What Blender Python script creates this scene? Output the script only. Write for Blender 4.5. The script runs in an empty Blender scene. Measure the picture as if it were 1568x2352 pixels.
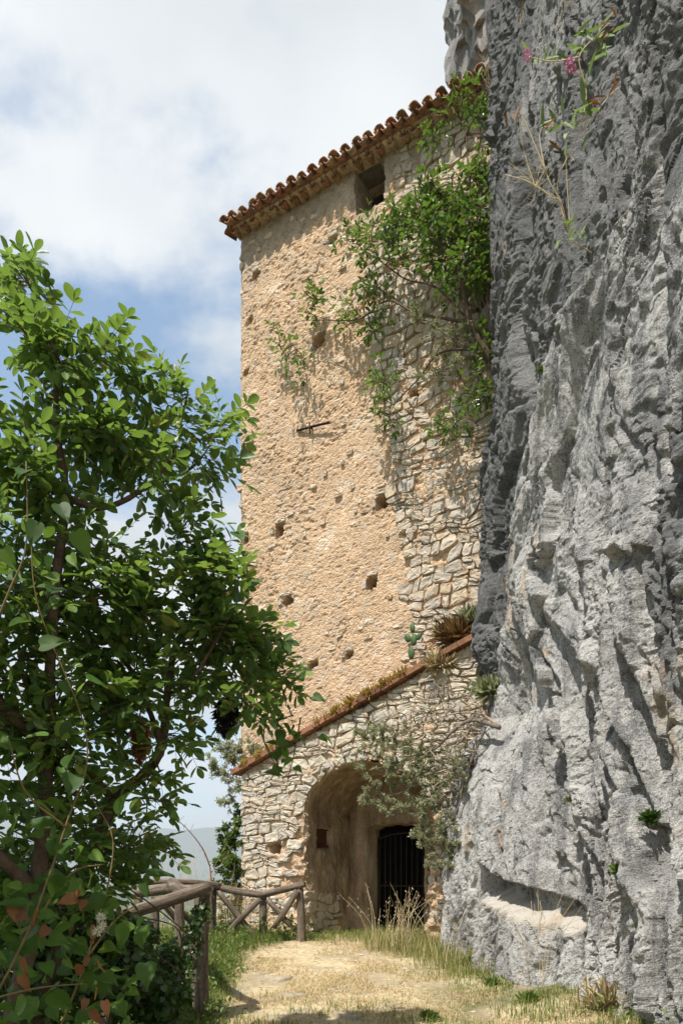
import bpy, math, random
import numpy as np
from mathutils import Vector

R = math.radians
random.seed(7)
rng = np.random.default_rng(7)
scene = bpy.context.scene
COL = scene.collection

# ------------------------------------------------------------------ camera
EYE = 1.30                      # eye height above the near ground (m)
FPX, HU, HV = 1700.0, 784.0, 2000.0   # focal length / principal point of the photograph (1568 px wide)
cam_d = bpy.data.cameras.new('camera')
cam_d.sensor_fit = 'HORIZONTAL'
cam_d.sensor_width = 24.0
cam_d.lens = 24.0 * FPX / 1568.0
cam_d.shift_y = (HV - 1176.0) / 1568.0
cam_d.clip_start = 0.05
cam_d.clip_end = 60000
cam = bpy.data.objects.new('camera', cam_d)
COL.objects.link(cam)
cam.location = (0, 0, EYE)
cam.rotation_euler = (R(90), 0, 0)
scene.camera = cam

# ------------------------------------------------------------------ sun and sky
SUN_EL, SUN_AZ = R(61), math.atan2(-0.80, -0.60)     # direction towards the sun in plan (behind-left of the camera)
S = Vector((math.cos(SUN_AZ) * math.cos(SUN_EL), math.sin(SUN_AZ) * math.cos(SUN_EL), math.sin(SUN_EL)))
sun_d = bpy.data.lights.new('sun', 'SUN')
sun_d.energy = 4.2
sun_d.angle = R(0.55)
sun_d.color = (1.0, 0.95, 0.87)
sun = bpy.data.objects.new('sun', sun_d)
COL.objects.link(sun)
sun.location = (-20, -20, 40)
sun.rotation_euler = S.to_track_quat('Z', 'Y').to_euler()

world = bpy.data.worlds.new('World')
scene.world = world
world.use_nodes = True
wt = world.node_tree
wt.nodes.clear()
def wn(t, **k):
    n = wt.nodes.new(t)
    for a, b in k.items():
        setattr(n, a, b)
    return n
def wl(a, b):
    wt.links.new(a, b)
sky = wn('ShaderNodeTexSky', sky_type='NISHITA')
sky.sun_disc = False
sky.sun_elevation = SUN_EL
sky.sun_rotation = math.pi / 2 - SUN_AZ
sky.altitude = 300
sky.air_density = 1.0
sky.dust_density = 1.0
sky.ozone_density = 0.55
tc = wn('ShaderNodeTexCoord')
# cloud layer: project the view direction onto a flat cloud deck so that clouds shrink to the horizon
sep = wn('ShaderNodeSeparateXYZ'); wl(tc.outputs['Generated'], sep.inputs[0])
zc = wn('ShaderNodeMath', operation='MAXIMUM'); wl(sep.outputs['Z'], zc.inputs[0]); zc.inputs[1].default_value = 0.0
za = wn('ShaderNodeMath', operation='ADD'); wl(zc.outputs[0], za.inputs[0]); za.inputs[1].default_value = 0.16
comb = wn('ShaderNodeCombineXYZ')
for i, ax in enumerate('XY'):
    dv = wn('ShaderNodeMath', operation='DIVIDE'); wl(sep.outputs[ax], dv.inputs[0]); wl(za.outputs[0], dv.inputs[1]); wl(dv.outputs[0], comb.inputs[i])
CLOUD_OFF = (28.5527, 8.4450, 7.4845)
off = wn('ShaderNodeVectorMath', operation='ADD'); wl(comb.outputs[0], off.inputs[0]); off.inputs[1].default_value = CLOUD_OFF
big = wn('ShaderNodeTexNoise'); wl(off.outputs[0], big.inputs['Vector'])
big.inputs['Scale'].default_value = 0.85; big.inputs['Detail'].default_value = 9; big.inputs['Roughness'].default_value = 0.60; big.inputs['Distortion'].default_value = 0.15
cov = wn('ShaderNodeMapRange', interpolation_type='SMOOTHSTEP'); wl(big.outputs['Fac'], cov.inputs['Value'])
cov.inputs['From Min'].default_value = 0.435; cov.inputs['From Max'].default_value = 0.545
# grey undersides / bright tops inside the deck
sh = wn('ShaderNodeTexNoise'); wl(off.outputs[0], sh.inputs['Vector'])
sh.inputs['Scale'].default_value = 1.3; sh.inputs['Detail'].default_value = 6; sh.inputs['Roughness'].default_value = 0.5
shr = wn('ShaderNodeValToRGB'); wl(sh.outputs['Fac'], shr.inputs[0])
shr.color_ramp.elements[0].position = 0.36; shr.color_ramp.elements[0].color = (0.36, 0.388, 0.40, 1)
shr.color_ramp.elements[1].position = 0.58; shr.color_ramp.elements[1].color = (0.55, 0.56, 0.565, 1)
skt = wn('ShaderNodeVectorMath', operation='MULTIPLY'); wl(sky.outputs[0], skt.inputs[0]); skt.inputs[1].default_value = (0.88, 1.03, 1.02)
skm = wn('ShaderNodeVectorMath', operation='SCALE'); wl(skt.outputs[0], skm.inputs[0]); skm.inputs['Scale'].default_value = 0.115
hzn = wn('ShaderNodeMapRange', interpolation_type='SMOOTHSTEP'); wl(sep.outputs['Z'], hzn.inputs['Value']); hzn.inputs['From Min'].default_value = -0.02; hzn.inputs['From Max'].default_value = 0.06
cvh = wn('ShaderNodeMath', operation='MULTIPLY'); wl(cov.outputs[0], cvh.inputs[0]); wl(hzn.outputs[0], cvh.inputs[1])
mixc = wn('ShaderNodeMix', data_type='RGBA'); wl(cvh.outputs[0], mixc.inputs['Factor']); wl(skm.outputs[0], mixc.inputs['A']); wl(shr.outputs[0], mixc.inputs['B'])
bg = wn('ShaderNodeBackground'); wl(mixc.outputs['Result'], bg.inputs['Color']); bg.inputs['Strength'].default_value = 1.0
wo = wn('ShaderNodeOutputWorld'); wl(bg.outputs[0], wo.inputs['Surface'])

scene.view_settings.view_transform = 'Standard'
scene.view_settings.look = 'None'
scene.view_settings.gamma = 1.0
scene.view_settings.exposure = 0.92
scene.view_settings.use_curve_mapping = False
scene.render.engine = 'CYCLES'
scene.cycles.max_bounces = 7
scene.cycles.diffuse_bounces = 4
scene.cycles.transparent_max_bounces = 8
scene.cycles.volume_bounces = 0
scene.cycles.use_denoising = True

# ------------------------------------------------------------------ small helpers
def P(u, v, Y):
    """survey helper: a point seen at (u, v) of the photograph that stands Y metres away"""
    return np.array([(u - HU) / FPX * Y, Y, EYE + (HV - v) / FPX * Y])

def smooth(a, b, x):
    t = np.clip((np.asarray(x, float) - a) / (b - a), 0, 1)
    return t * t * (3 - 2 * t)

def _hash(ix, iy, iz, seed):
    M = np.uint64(0xFFFFFFFF)
    h = (ix.astype(np.int64).astype(np.uint64) * np.uint64(374761393) + iy.astype(np.int64).astype(np.uint64) * np.uint64(668265263)
         + iz.astype(np.int64).astype(np.uint64) * np.uint64(2147483647) + np.uint64(seed) * np.uint64(974634777)) & M
    h = ((h ^ (h >> np.uint64(13))) * np.uint64(1274126177)) & M
    h = ((h ^ (h >> np.uint64(16))) * np.uint64(2246822519)) & M
    h = h ^ (h >> np.uint64(15))
    return (h & np.uint64(0xFFFFFF)).astype(np.float64) / 16777215.0

def vnoise(x, y, z=0.0, seed=1):
    x, y, z = np.broadcast_arrays(np.asarray(x, float), np.asarray(y, float), np.asarray(z, float))
    ix, iy, iz = np.floor(x), np.floor(y), np.floor(z)
    fx, fy, fz = x - ix, y - iy, z - iz
    fx, fy, fz = [f * f * f * (f * (f * 6 - 15) + 10) for f in (fx, fy, fz)]
    out = 0
    flat = bool(np.all(z == 0))
    for dx in (0, 1):
        wx = fx if dx else 1 - fx
        for dy in (0, 1):
            wy = fy if dy else 1 - fy
            if flat:
                out = out + wx * wy * _hash(ix + dx, iy + dy, iz, seed)
            else:
                for dz in (0, 1):
                    wz = fz if dz else 1 - fz
                    out = out + wx * wy * wz * _hash(ix + dx, iy + dy, iz + dz, seed)
    return out * 2 - 1

def fbm(x, y, z=0.0, seed=1, octaves=4, gain=0.5, lac=2.03):
    out, a, f = 0, 1.0, 1.0
    for o in range(octaves):
        out = out + a * vnoise(np.asarray(x) * f, np.asarray(y) * f, np.asarray(z) * f, seed + o * 17)
        a *= gain; f *= lac
    return out

def ridged(x, y, z=0.0, seed=1, octaves=3, gain=0.5):
    out, a, f = 0, 1.0, 1.0
    for o in range(octaves):
        out = out + a * (1 - 2 * np.abs(vnoise(np.asarray(x) * f, np.asarray(y) * f, np.asarray(z) * f, seed + o * 31)))
        a *= gain; f *= 2.07
    return out

def facets(x, y, seed, hgt, slope):
    """broken rock: jittered cells, each a randomly tilted plane (unit cells)"""
    ix, iy = np.floor(x), np.floor(y)
    best = np.full(np.shape(x), 1e9); out = np.zeros(np.shape(x)); second = np.full(np.shape(x), 1e9)
    zero = np.zeros(np.shape(x))
    for dx in (-1, 0, 1):
        for dy in (-1, 0, 1):
            cx, cy = ix + dx, iy + dy
            px = cx + 0.1 + 0.8 * _hash(cx, cy, zero, seed); py = cy + 0.1 + 0.8 * _hash(cx, cy, zero, seed + 1)
            ex, ey = x - px, y - py
            d = ex * ex + ey * ey
            m = d < best
            h = hgt * (2 * _hash(cx, cy, zero, seed + 2) - 1) + slope * ((2 * _hash(cx, cy, zero, seed + 3) - 1) * ex + (2 * _hash(cx, cy, zero, seed + 4) - 1) * ey)
            second = np.where(m, best, np.minimum(second, d))
            out = np.where(m, h, out); best = np.where(m, d, best)
    return out, np.sqrt(second) - np.sqrt(best)

def polydist(px, pz, pts):
    """distance of grid points to a polyline, and signed side (+ = right of travel)"""
    best = np.full(np.shape(px), 1e9); side = np.zeros(np.shape(px))
    for (x0, z0), (x1, z1) in zip(pts[:-1], pts[1:]):
        dx, dz = x1 - x0, z1 - z0
        t = np.clip(((px - x0) * dx + (pz - z0) * dz) / (dx * dx + dz * dz), 0, 1)
        ex, ez = px - (x0 + t * dx), pz - (z0 + t * dz)
        d = np.hypot(ex, ez)
        sgn = np.sign(dz * (px - x0) - dx * (pz - z0))
        m = d < best
        best = np.where(m, d, best); side = np.where(m, sgn, side)
    return best, side

def tag(o, label=None, cat=None, group=None, kind=None):
    for k, v in (('label', label), ('category', cat), ('group', group), ('kind', kind)):
        if v is not None:
            o[k] = v
    return o

def empty(name, loc=(0, 0, 0)):
    o = bpy.data.objects.new(name, None)
    o.empty_display_size = 0.2
    COL.objects.link(o)
    o.location = [float(c) for c in loc]
    return o

def link(name, me, parent=None, mat=None):
    o = bpy.data.objects.new(name, me)
    COL.objects.link(o)
    if mat is not None and not me.materials:
        me.materials.append(mat)
    if parent is not None:
        o.parent = parent
        L = Vector(parent.location)
        pp = parent.parent
        while pp is not None:
            L += Vector(pp.location); pp = pp.parent
        o.location = -L            # every parent is only translated, meshes hold world coordinates
    return o

def mesh_np(name, V, F, mat=None, parent=None, smooth_shade=True, attrs=None):
    V = np.asarray(V, np.float32).reshape(-1, 3); F = np.asarray(F, np.int32)
    me = bpy.data.meshes.new(name)
    k = F.shape[1]
    me.vertices.add(len(V)); me.vertices.foreach_set('co', V.ravel())
    me.loops.add(F.size); me.loops.foreach_set('vertex_index', F.ravel())
    me.polygons.add(len(F))
    me.polygons.foreach_set('loop_start', np.arange(0, F.size, k, dtype=np.int32))
    me.polygons.foreach_set('use_smooth', np.full(len(F), smooth_shade, dtype=bool))
    if attrs:
        for an, av in attrs.items():
            a = me.attributes.new(an, 'FLOAT', 'POINT')
            a.data.foreach_set('value', np.asarray(av, np.float32).ravel())
    me.update(calc_edges=True)
    return link(name, me, parent, mat)

def grid_faces(nr, nc):
    i = np.arange(nr * nc).reshape(nr, nc)
    return np.stack([i[:-1, :-1], i[:-1, 1:], i[1:, 1:], i[1:, :-1]], -1).reshape(-1, 4)

def compact(V, F, attrs=None):
    used = np.unique(F)
    mp = np.full(len(V), -1, np.int64); mp[used] = np.arange(len(used))
    return V[used], mp[F], ({k: np.asarray(a).ravel()[used] for k, a in attrs.items()} if attrs else None)

class MB:
    """collects pieces with quads / tris that belong to ONE part"""
    def __init__(self):
        self.V, self.F, self.n = [], [], 0
    def add(self, V, F):
        V = np.asarray(V, float).reshape(-1, 3); F = np.asarray(F, int)
        if F.shape[1] == 3:
            F = np.concatenate([F, F[:, 2:3]], 1)
        self.V.append(V); self.F.append(F + self.n); self.n += len(V)
    def tube(self, pts, rad, sides=6, cap=True):
        V, F = tube(pts, rad, sides, cap); self.add(V, F)
    def box(self, c, ax, h):
        c = np.asarray(c, float); ax = np.asarray(ax, float)
        V = [c + ax[0] * h[0] * i + ax[1] * h[1] * j + ax[2] * h[2] * k for i in (-1, 1) for j in (-1, 1) for k in (-1, 1)]
        self.add(V, [[0, 1, 3, 2], [4, 6, 7, 5], [0, 4, 5, 1], [2, 3, 7, 6], [0, 2, 6, 4], [1, 5, 7, 3]])
    def build(self, name, mat, parent=None, smooth_shade=True):
        V = np.concatenate(self.V); F = np.concatenate(self.F)
        me = bpy.data.meshes.new(name)
        tri = F[:, 2] == F[:, 3]
        fl = [f[:3].tolist() for f in F[tri]] + F[~tri].tolist() if tri.any() and not tri.all() else (F[:, :3].tolist() if tri.all() else None)
        if fl is None:
            return mesh_np(name, V, F, mat, parent, smooth_shade)
        if tri.all():
            return mesh_np(name, V, F[:, :3], mat, parent, smooth_shade)
        me.from_pydata(V.tolist(), [], fl)
        me.polygons.foreach_set('use_smooth', np.full(len(me.polygons), smooth_shade, dtype=bool))
        me.update()
        return link(name, me, parent, mat)

def tube(pts, rad, sides=6, cap=True):
    pts = np.asarray(pts, float); n = len(pts)
    rad = np.broadcast_to(np.asarray(rad, float), (n,))
    T = np.gradient(pts, axis=0); T /= np.linalg.norm(T, axis=1)[:, None] + 1e-9
    a = np.array([0, 0, 1.0]) if abs(T[0][2]) < 0.9 else np.array([1.0, 0, 0])
    N = np.cross(T[0], a); N /= np.linalg.norm(N)
    V = []
    ang = np.arange(sides) * 2 * math.pi / sides
    for i in range(n):
        N = N - T[i] * N.dot(T[i]); N /= np.linalg.norm(N) + 1e-9
        B = np.cross(T[i], N)
        V.append(pts[i] + rad[i] * (np.cos(ang)[:, None] * N + np.sin(ang)[:, None] * B))
    V = np.concatenate(V)
    F = []
    for i in range(n - 1):
        for k in range(sides):
            k2 = (k + 1) % sides
            F.append([i * sides + k, i * sides + k2, (i + 1) * sides + k2, (i + 1) * sides + k])
    if cap:
        for base in (0, (n - 1) * sides):
            V = np.concatenate([V, [V[base:base + sides].mean(0)]]); c = len(V) - 1
            for k in range(sides):
                k2 = (k + 1) % sides
                F.append([base + k, base + k2, c, c] if base else [base + k2, base + k, c, c])
    return V, np.array(F)

def bez(p, n=10):
    """smooth curve through control points (Catmull-Rom)"""
    p = [np.asarray(q, float) for q in p]
    p = [2 * p[0] - p[1]] + p + [2 * p[-1] - p[-2]]
    out = []
    for i in range(1, len(p) - 2):
        for t in np.linspace(0, 1, n, endpoint=False):
            a, b, c, d = p[i - 1], p[i], p[i + 1], p[i + 2]
            out.append(0.5 * (2 * b + (c - a) * t + (2 * a - 5 * b + 4 * c - d) * t * t + (3 * b - a - 3 * c + d) * t ** 3))
    out.append(p[-2])
    return np.array(out)

# ------------------------------------------------------------------ materials
def new_mat(name):
    m = bpy.data.materials.new(name); m.use_nodes = True
    nt = m.node_tree; nt.nodes.clear()
    return m, nt
class NB:
    def __init__(self, name):
        self.m, self.nt = new_mat(name)
    def n(self, t, ins=None, **k):
        nd = self.nt.nodes.new(t)
        for a, b in k.items():
            setattr(nd, a, b)
        if ins:
            for a, b in ins.items():
                s = nd.inputs[a]
                if hasattr(b, 'is_output') or isinstance(b, bpy.types.NodeSocket):
                    self.nt.links.new(b, s)
                else:
                    s.default_value = b
        return nd
    def pos(self, scale=(1, 1, 1), rot=(0, 0, 0)):
        g = self.n('ShaderNodeNewGeometry')
        mp = self.n('ShaderNodeMapping', {'Vector': g.outputs['Position'], 'Scale': scale, 'Rotation': rot})
        return mp.outputs[0]
    def noise(self, vec, scale, detail=4, rough=0.55, dist=0.0):
        return self.n('ShaderNodeTexNoise', {'Vector': vec, 'Scale': scale, 'Detail': detail, 'Roughness': rough, 'Distortion': dist}).outputs['Fac']
    def ramp(self, fac, stops):
        r = self.n('ShaderNodeValToRGB', {'Fac': fac})
        e = r.color_ramp.elements
        while len(e) < len(stops):
            e.new(0.5)
        for el, (p, c) in zip(e, stops):
            el.position = p; el.color = (*c, 1) if len(c) == 3 else c
        return r.outputs[0]
    def rng(self, v, a, b, c=0.0, d=1.0):
        return self.n('ShaderNodeMapRange', {'Value': v, 'From Min': a, 'From Max': b, 'To Min': c, 'To Max': d}).outputs[0]
    def mix(self, f, a, b, mode='MIX'):
        x = self.n('ShaderNodeMix', {'Factor': f, 'A': a, 'B': b} if False else None, data_type='RGBA', blend_type=mode)
        for s, v in ((x.inputs[0], f), (x.inputs[6], a), (x.inputs[7], b)):
            if isinstance(v, bpy.types.NodeSocket):
                self.nt.links.new(v, s)
            else:
                s.default_value = v if not isinstance(v, tuple) or len(v) == 4 else (*v, 1)
        return x.outputs[2]
    def math(self, op, a, b=0.0):
        return self.n('ShaderNodeMath', {0: a, 1: b}, operation=op).outputs[0]
    def attr(self, name):
        return self.n('ShaderNodeAttribute', attribute_name=name).outputs['Fac']
    def bump(self, h, strength=0.5, dist=0.02, normal=None):
        b = self.n('ShaderNodeBump', {'Height': h, 'Strength': strength, 'Distance': dist})
        if normal is not None:
            self.nt.links.new(normal, b.inputs['Normal'])
        return b.outputs[0]
    def finish(self, color, rough=0.85, normal=None, spec=0.3, metal=0.0):
        p = self.n('ShaderNodeBsdfPrincipled', {'Base Color': color if isinstance(color, bpy.types.NodeSocket) else (*color, 1), 'Roughness': rough, 'Specular IOR Level': spec, 'Metallic': metal})
        if normal is not None:
            self.nt.links.new(normal, p.inputs['Normal'])
        self.n('ShaderNodeOutputMaterial', {'Surface': p.outputs[0]})
        return self.m

def leaf_mat(name, stops, trans=(0.20, 0.34, 0.03), rough=0.38, tf=0.3, per='island', spec=0.45):
    b = NB(name)
    if per == 'island':
        r = b.n('ShaderNodeNewGeometry').outputs['Random Per Island']
    else:
        r = b.n('ShaderNodeObjectInfo').outputs['Random']
    c = b.ramp(r, stops)
    nz = b.noise(b.pos(), 30, 2)
    c = b.mix(0.35, c, b.ramp(nz, [(0.3, (0.55, 0.55, 0.55)), (0.7, (1.25, 1.25, 1.2))]), 'MULTIPLY')
    p = b.n('ShaderNodeBsdfPrincipled', {'Base Color': c, 'Roughness': rough, 'Specular IOR Level': spec})
    t = b.n('ShaderNodeBsdfTranslucent', {'Color': b.mix(0.6, c, (*trans, 1))})
    mx = b.n('ShaderNodeMixShader', {0: tf, 1: p.outputs[0], 2: t.outputs[0]})
    b.n('ShaderNodeOutputMaterial', {'Surface': mx.outputs[0]})
    return b.m

def m_plaster():
    b = NB('lime_plaster')
    v = b.pos()
    n1 = b.noise(v, 0.55, 5, 0.6); n2 = b.noise(v, 9, 5, 0.65); n3 = b.noise(v, 45, 4, 0.7)
    warp = b.n('ShaderNodeVectorMath', {0: v, 1: b.n('ShaderNodeVectorMath', {0: b.n('ShaderNodeTexNoise', {'Vector': v, 'Scale': 14.0, 'Detail': 3.0}).outputs['Color'], 'Scale': 0.09}, operation='SCALE').outputs[0]}, operation='ADD').outputs[0]
    c = b.ramp(n1, [(0.30, (0.44, 0.300, 0.188)), (0.48, (0.565, 0.394, 0.252)), (0.68, (0.53, 0.382, 0.258))])
    c = b.mix(b.rng(n2, 0.42, 0.70), c, (0.64, 0.46, 0.305, 1))
    c = b.mix(b.math('MULTIPLY', b.rng(b.noise(b.pos((1.6, 1.6, 0.35)), 1.5, 5, 0.65), 0.50, 0.68), 0.60), c, (0.44, 0.33, 0.225, 1))
    c = b.mix(b.math('MULTIPLY', b.rng(b.noise(v, 2.6, 4, 0.6), 0.55, 0.66), 0.6), c, (0.72, 0.60, 0.47, 1))
    # coarse aggregate: every pebble of the render has its own tone
    vo = b.n('ShaderNodeTexVoronoi', {'Vector': warp, 'Scale': 34.0})
    pv_ = b.n('ShaderNodeSeparateColor', {'Color': vo.outputs['Color']}).outputs[0]
    c = b.mix(0.55, c, b.ramp(pv_, [(0.0, (0.62, 0.60, 0.58)), (0.35, (0.95, 0.94, 0.92)), (0.8, (1.10, 1.10, 1.08)), (1.0, (1.28, 1.30, 1.34))]), 'MULTIPLY')
    c = b.mix(b.math('MULTIPLY', b.rng(n3, 0.57, 0.66), 0.60), c, (0.30, 0.20, 0.12, 1))
    ch = b.n('ShaderNodeTexVoronoi', {'Vector': b.n('ShaderNodeMapping', {'Vector': warp, 'Scale': (1, 1, 1.3)}).outputs[0], 'Scale': 9.0, 'Randomness': 1.0})
    cr = b.n('ShaderNodeSeparateColor', {'Color': ch.outputs['Color']}).outputs[1]
    chip = b.math('MULTIPLY', b.rng(ch.outputs['Distance'], 0.44, 0.34), b.rng(cr, 0.70, 0.76))
    c = b.mix(b.math('MULTIPLY', chip, 0.70), c, b.ramp(n2, [(0.3, (0.40, 0.34, 0.28)), (0.7, (0.60, 0.52, 0.43))]))
    gr = b.math('MULTIPLY', b.rng(b.noise(v, 1.6, 5, 0.7), 0.54, 0.70), b.rng(b.noise(v, 14, 3, 0.7), 0.42, 0.6))
    c = b.mix(b.math('MULTIPLY', gr, 0.75), c, (0.33, 0.285, 0.24, 1))
    rb = b.attr('rub')
    mort = b.ramp(b.noise(v, 6, 4, 0.6), [(0.3, (0.42, 0.26, 0.15)), (0.5, (0.56, 0.40, 0.26)), (0.75, (0.60, 0.47, 0.34))])
    mort = b.mix(0.6, mort, b.ramp(pv_, [(0.0, (0.60, 0.58, 0.56)), (0.5, (1.0, 1.0, 1.0)), (1.0, (1.3, 1.3, 1.3))]), 'MULTIPLY')
    c = b.mix(rb, c, mort)
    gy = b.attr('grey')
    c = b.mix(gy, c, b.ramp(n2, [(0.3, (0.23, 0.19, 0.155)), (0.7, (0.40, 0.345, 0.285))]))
    psh = b.attr('passage_shade')  # shade of the arched passage painted into the plaster as brown weathered tones
    c = b.mix(b.math('MULTIPLY', psh, b.rng(n1, 0.25, 0.65, 0.65, 1.0)), c, b.ramp(b.noise(b.pos((1, 1, 0.3)), 5, 5, 0.65), [(0.32, (0.13, 0.085, 0.048)), (0.48, (0.32, 0.235, 0.15)), (0.66, (0.54, 0.44, 0.31))]))
    h = b.math('ADD', b.math('ADD', b.math('MULTIPLY', n2, 0.6), b.math('MULTIPLY', n3, 0.5)), b.math('ADD', b.math('MULTIPLY', pv_, 0.22), b.math('MULTIPLY', vo.outputs['Distance'], -0.6)))
    nm = b.bump(h, 0.7, 0.03)
    return b.finish(c, 0.93, nm, 0.15)

def m_stone(name, stops, warm=0.3):
    b = NB(name)
    r = b.n('ShaderNodeNewGeometry').outputs['Random Per Island']
    r2 = b.n('ShaderNodeObjectInfo').outputs['Random']
    rr = b.math('FRACT', b.math('ADD', r, r2))
    c = b.ramp(rr, stops)
    v = b.pos()
    n2 = b.noise(v, 11, 5, 0.65); n3 = b.noise(v, 48, 4, 0.7)
    c = b.mix(b.rng(n2, 0.48, 0.68), c, (0.40, 0.36, 0.31, 1))
    c = b.mix(b.math('MULTIPLY', b.rng(b.noise(v, 5, 4, 0.6), 0.56, 0.68), warm * 2), c, (0.50, 0.31, 0.17, 1))
    c = b.mix(b.math('MULTIPLY', b.rng(n3, 0.58, 0.72), 0.6), c, (0.20, 0.17, 0.14, 1))
    nm = b.bump(b.math('ADD', n2, b.math('MULTIPLY', n3, 0.5)), 0.8, 0.025)
    return b.finish(c, 0.9, nm, 0.2)

def m_cliff(name='limestone_cliff'):
    b = NB(name)
    v = b.pos((1, 1, 0.35)); vr = b.pos((1, 1, 0.55), (R(18), R(-14), 0))
    g1 = b.noise(vr, 1.1, 6, 0.62, 0.4); g2 = b.noise(vr, 5.5, 6, 0.68, 0.3); g3 = b.noise(b.pos(), 34, 5, 0.72); g4 = b.noise(b.pos(), 90, 3, 0.7)
    c = b.ramp(g1, [(0.32, (0.20, 0.20, 0.197)), (0.44, (0.37, 0.365, 0.355)), (0.62, (0.54, 0.53, 0.51))])
    c = b.mix(b.rng(g2, 0.50, 0.66), c, (0.56, 0.545, 0.515, 1))
    c = b.mix(b.math('MULTIPLY', b.rng(b.noise(b.pos((2.2, 2.2, 0.16)), 2.2, 5, 0.6), 0.50, 0.61), 0.80), c, (0.135, 0.137, 0.14, 1))
    c = b.mix(b.math('MULTIPLY', b.rng(g3, 0.52, 0.62), 0.75), c, (0.095, 0.093, 0.090, 1))
    c = b.mix(b.math('MULTIPLY', b.rng(g4, 0.53, 0.62), 0.60), c, (0.62, 0.60, 0.57, 1))
    c = b.mix(b.math('MULTIPLY', b.rng(g4, 0.47, 0.38), 0.50), c, (0.10, 0.10, 0.10, 1))
    # dark grey zones, mostly above the slab edge; pale cut stone; ochre iron stains
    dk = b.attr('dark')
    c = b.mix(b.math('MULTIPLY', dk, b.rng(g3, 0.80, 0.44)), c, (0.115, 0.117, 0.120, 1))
    pl = b.attr('pale')
    c = b.mix(b.math('MULTIPLY', pl, b.rng(g3, 0.25, 0.60, 0.55, 1.0)), c, (0.55, 0.50, 0.43, 1))
    oc = b.math('MULTIPLY', b.attr('ochre'), b.rng(g2, 0.42, 0.58))
    c = b.mix(b.math('MULTIPLY', oc, 0.75), c, (0.50, 0.37, 0.24, 1))
    h = b.math('ADD', b.math('MULTIPLY', g3, 1.1), b.math('ADD', b.math('MULTIPLY', g2, 1.0), b.math('MULTIPLY', g4, 0.55)))
    nm = b.bump(h, 0.8, 0.04)
    return b.finish(c, 0.88, nm, 0.25)

def m_ground():
    b = NB('dry_ground')
    v = b.pos()
    n1 = b.noise(v, 0.9, 5, 0.6); n2 = b.noise(v, 14, 5, 0.7); n3 = b.noise(b.pos((1, 1.6, 1)), 60, 4, 0.75)
    c = b.ramp(n2, [(0.28, (0.25, 0.19, 0.11)), (0.5, (0.48, 0.39, 0.245)), (0.72, (0.62, 0.53, 0.37))])
    c = b.mix(b.math('MULTIPLY', b.rng(n3, 0.50, 0.66), 0.5), c, (0.30, 0.23, 0.12, 1))
    gn = b.attr('green')
    c = b.mix(gn, c, b.ramp(n2, [(0.3, (0.035, 0.05, 0.015)), (0.7, (0.13, 0.14, 0.04))]))
    c = b.mix(b.math('MULTIPLY', b.rng(b.noise(v, 1.7, 5, 0.65), 0.50, 0.62), 0.75), c, b.ramp(n3, [(0.3, (0.21, 0.165, 0.11)), (0.7, (0.40, 0.33, 0.235))]))
    fr = b.attr('far')
    c = b.mix(fr, c, b.ramp(b.noise(b.pos(), 0.004, 8, 0.65), [(0.35, (0.03, 0.05, 0.022)), (0.55, (0.07, 0.085, 0.04)), (0.7, (0.16, 0.15, 0.10))]))
    nm = b.bump(b.math('ADD', n2, b.math('MULTIPLY', n3, 0.5)), 0.7, 0.03)
    return b.finish(c, 0.95, nm, 0.1)

def m_wood(name, a, bcol, dark):
    b = NB(name)
    g = b.n('ShaderNodeTexCoord')
    v = b.n('ShaderNodeMapping', {'Vector': g.outputs['Object'], 'Scale': (9, 9, 0.8)}).outputs[0]
    vo = b.pos()
    n1 = b.noise(v, 3.0, 6, 0.7, 0.5); n2 = b.noise(vo, 22, 5, 0.7)
    c = b.ramp(n1, [(0.3, dark), (0.5, a), (0.72, bcol)])
    c = b.mix(b.math('MULTIPLY', b.rng(n2, 0.5, 0.68), 0.55), c, (*dark, 1))
    nm = b.bump(b.math('ADD', n1, b.math('MULTIPLY', n2, 0.4)), 0.9, 0.02)
    return b.finish(c, 0.85, nm, 0.2)

def m_simple(name, c1, c2, scale=12, rough=0.85, bump=0.4, spec=0.25, metal=0.0, rnd=0.0):
    b = NB(name)
    v = b.pos()
    n = b.noise(v, scale, 5, 0.65)
    c = b.ramp(n, [(0.3, c1), (0.7, c2)])
    if rnd:
        r = b.math('FRACT', b.math('ADD', b.n('ShaderNodeNewGeometry').outputs['Random Per Island'], b.n('ShaderNodeObjectInfo').outputs['Random']))
        c = b.mix(1.0, c, b.ramp(r, [(0.0, (1 - rnd,) * 3), (1.0, (1 + rnd,) * 3)]), 'MULTIPLY')
    nm = b.bump(b.noise(v, scale * 3, 4, 0.7), bump, 0.02)
    return b.finish(c, rough, nm, spec, metal)

def m_tile():
    b = NB('terracotta')
    r = b.math('FRACT', b.math('ADD', b.n('ShaderNodeNewGeometry').outputs['Random Per Island'], b.n('ShaderNodeObjectInfo').outputs['Random']))
    c = b.ramp(r, [(0.0, (0.26, 0.085, 0.042)), (0.35, (0.35, 0.145, 0.07)), (0.7, (0.40, 0.22, 0.115)), (1.0, (0.44, 0.31, 0.18))])
    v = b.pos()
    n = b.noise(v, 13, 5, 0.7)
    c = b.mix(b.math('MULTIPLY', b.rng(n, 0.45, 0.60), 0.88), c, (0.115, 0.088, 0.068, 1))
    c = b.mix(b.math('MULTIPLY', b.rng(b.noise(v, 24, 3), 0.58, 0.66), 0.6), c, (0.46, 0.42, 0.33, 1))
    return b.finish(c, 0.88, b.bump(b.noise(v, 40, 4), 0.5, 0.015), 0.2)

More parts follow.
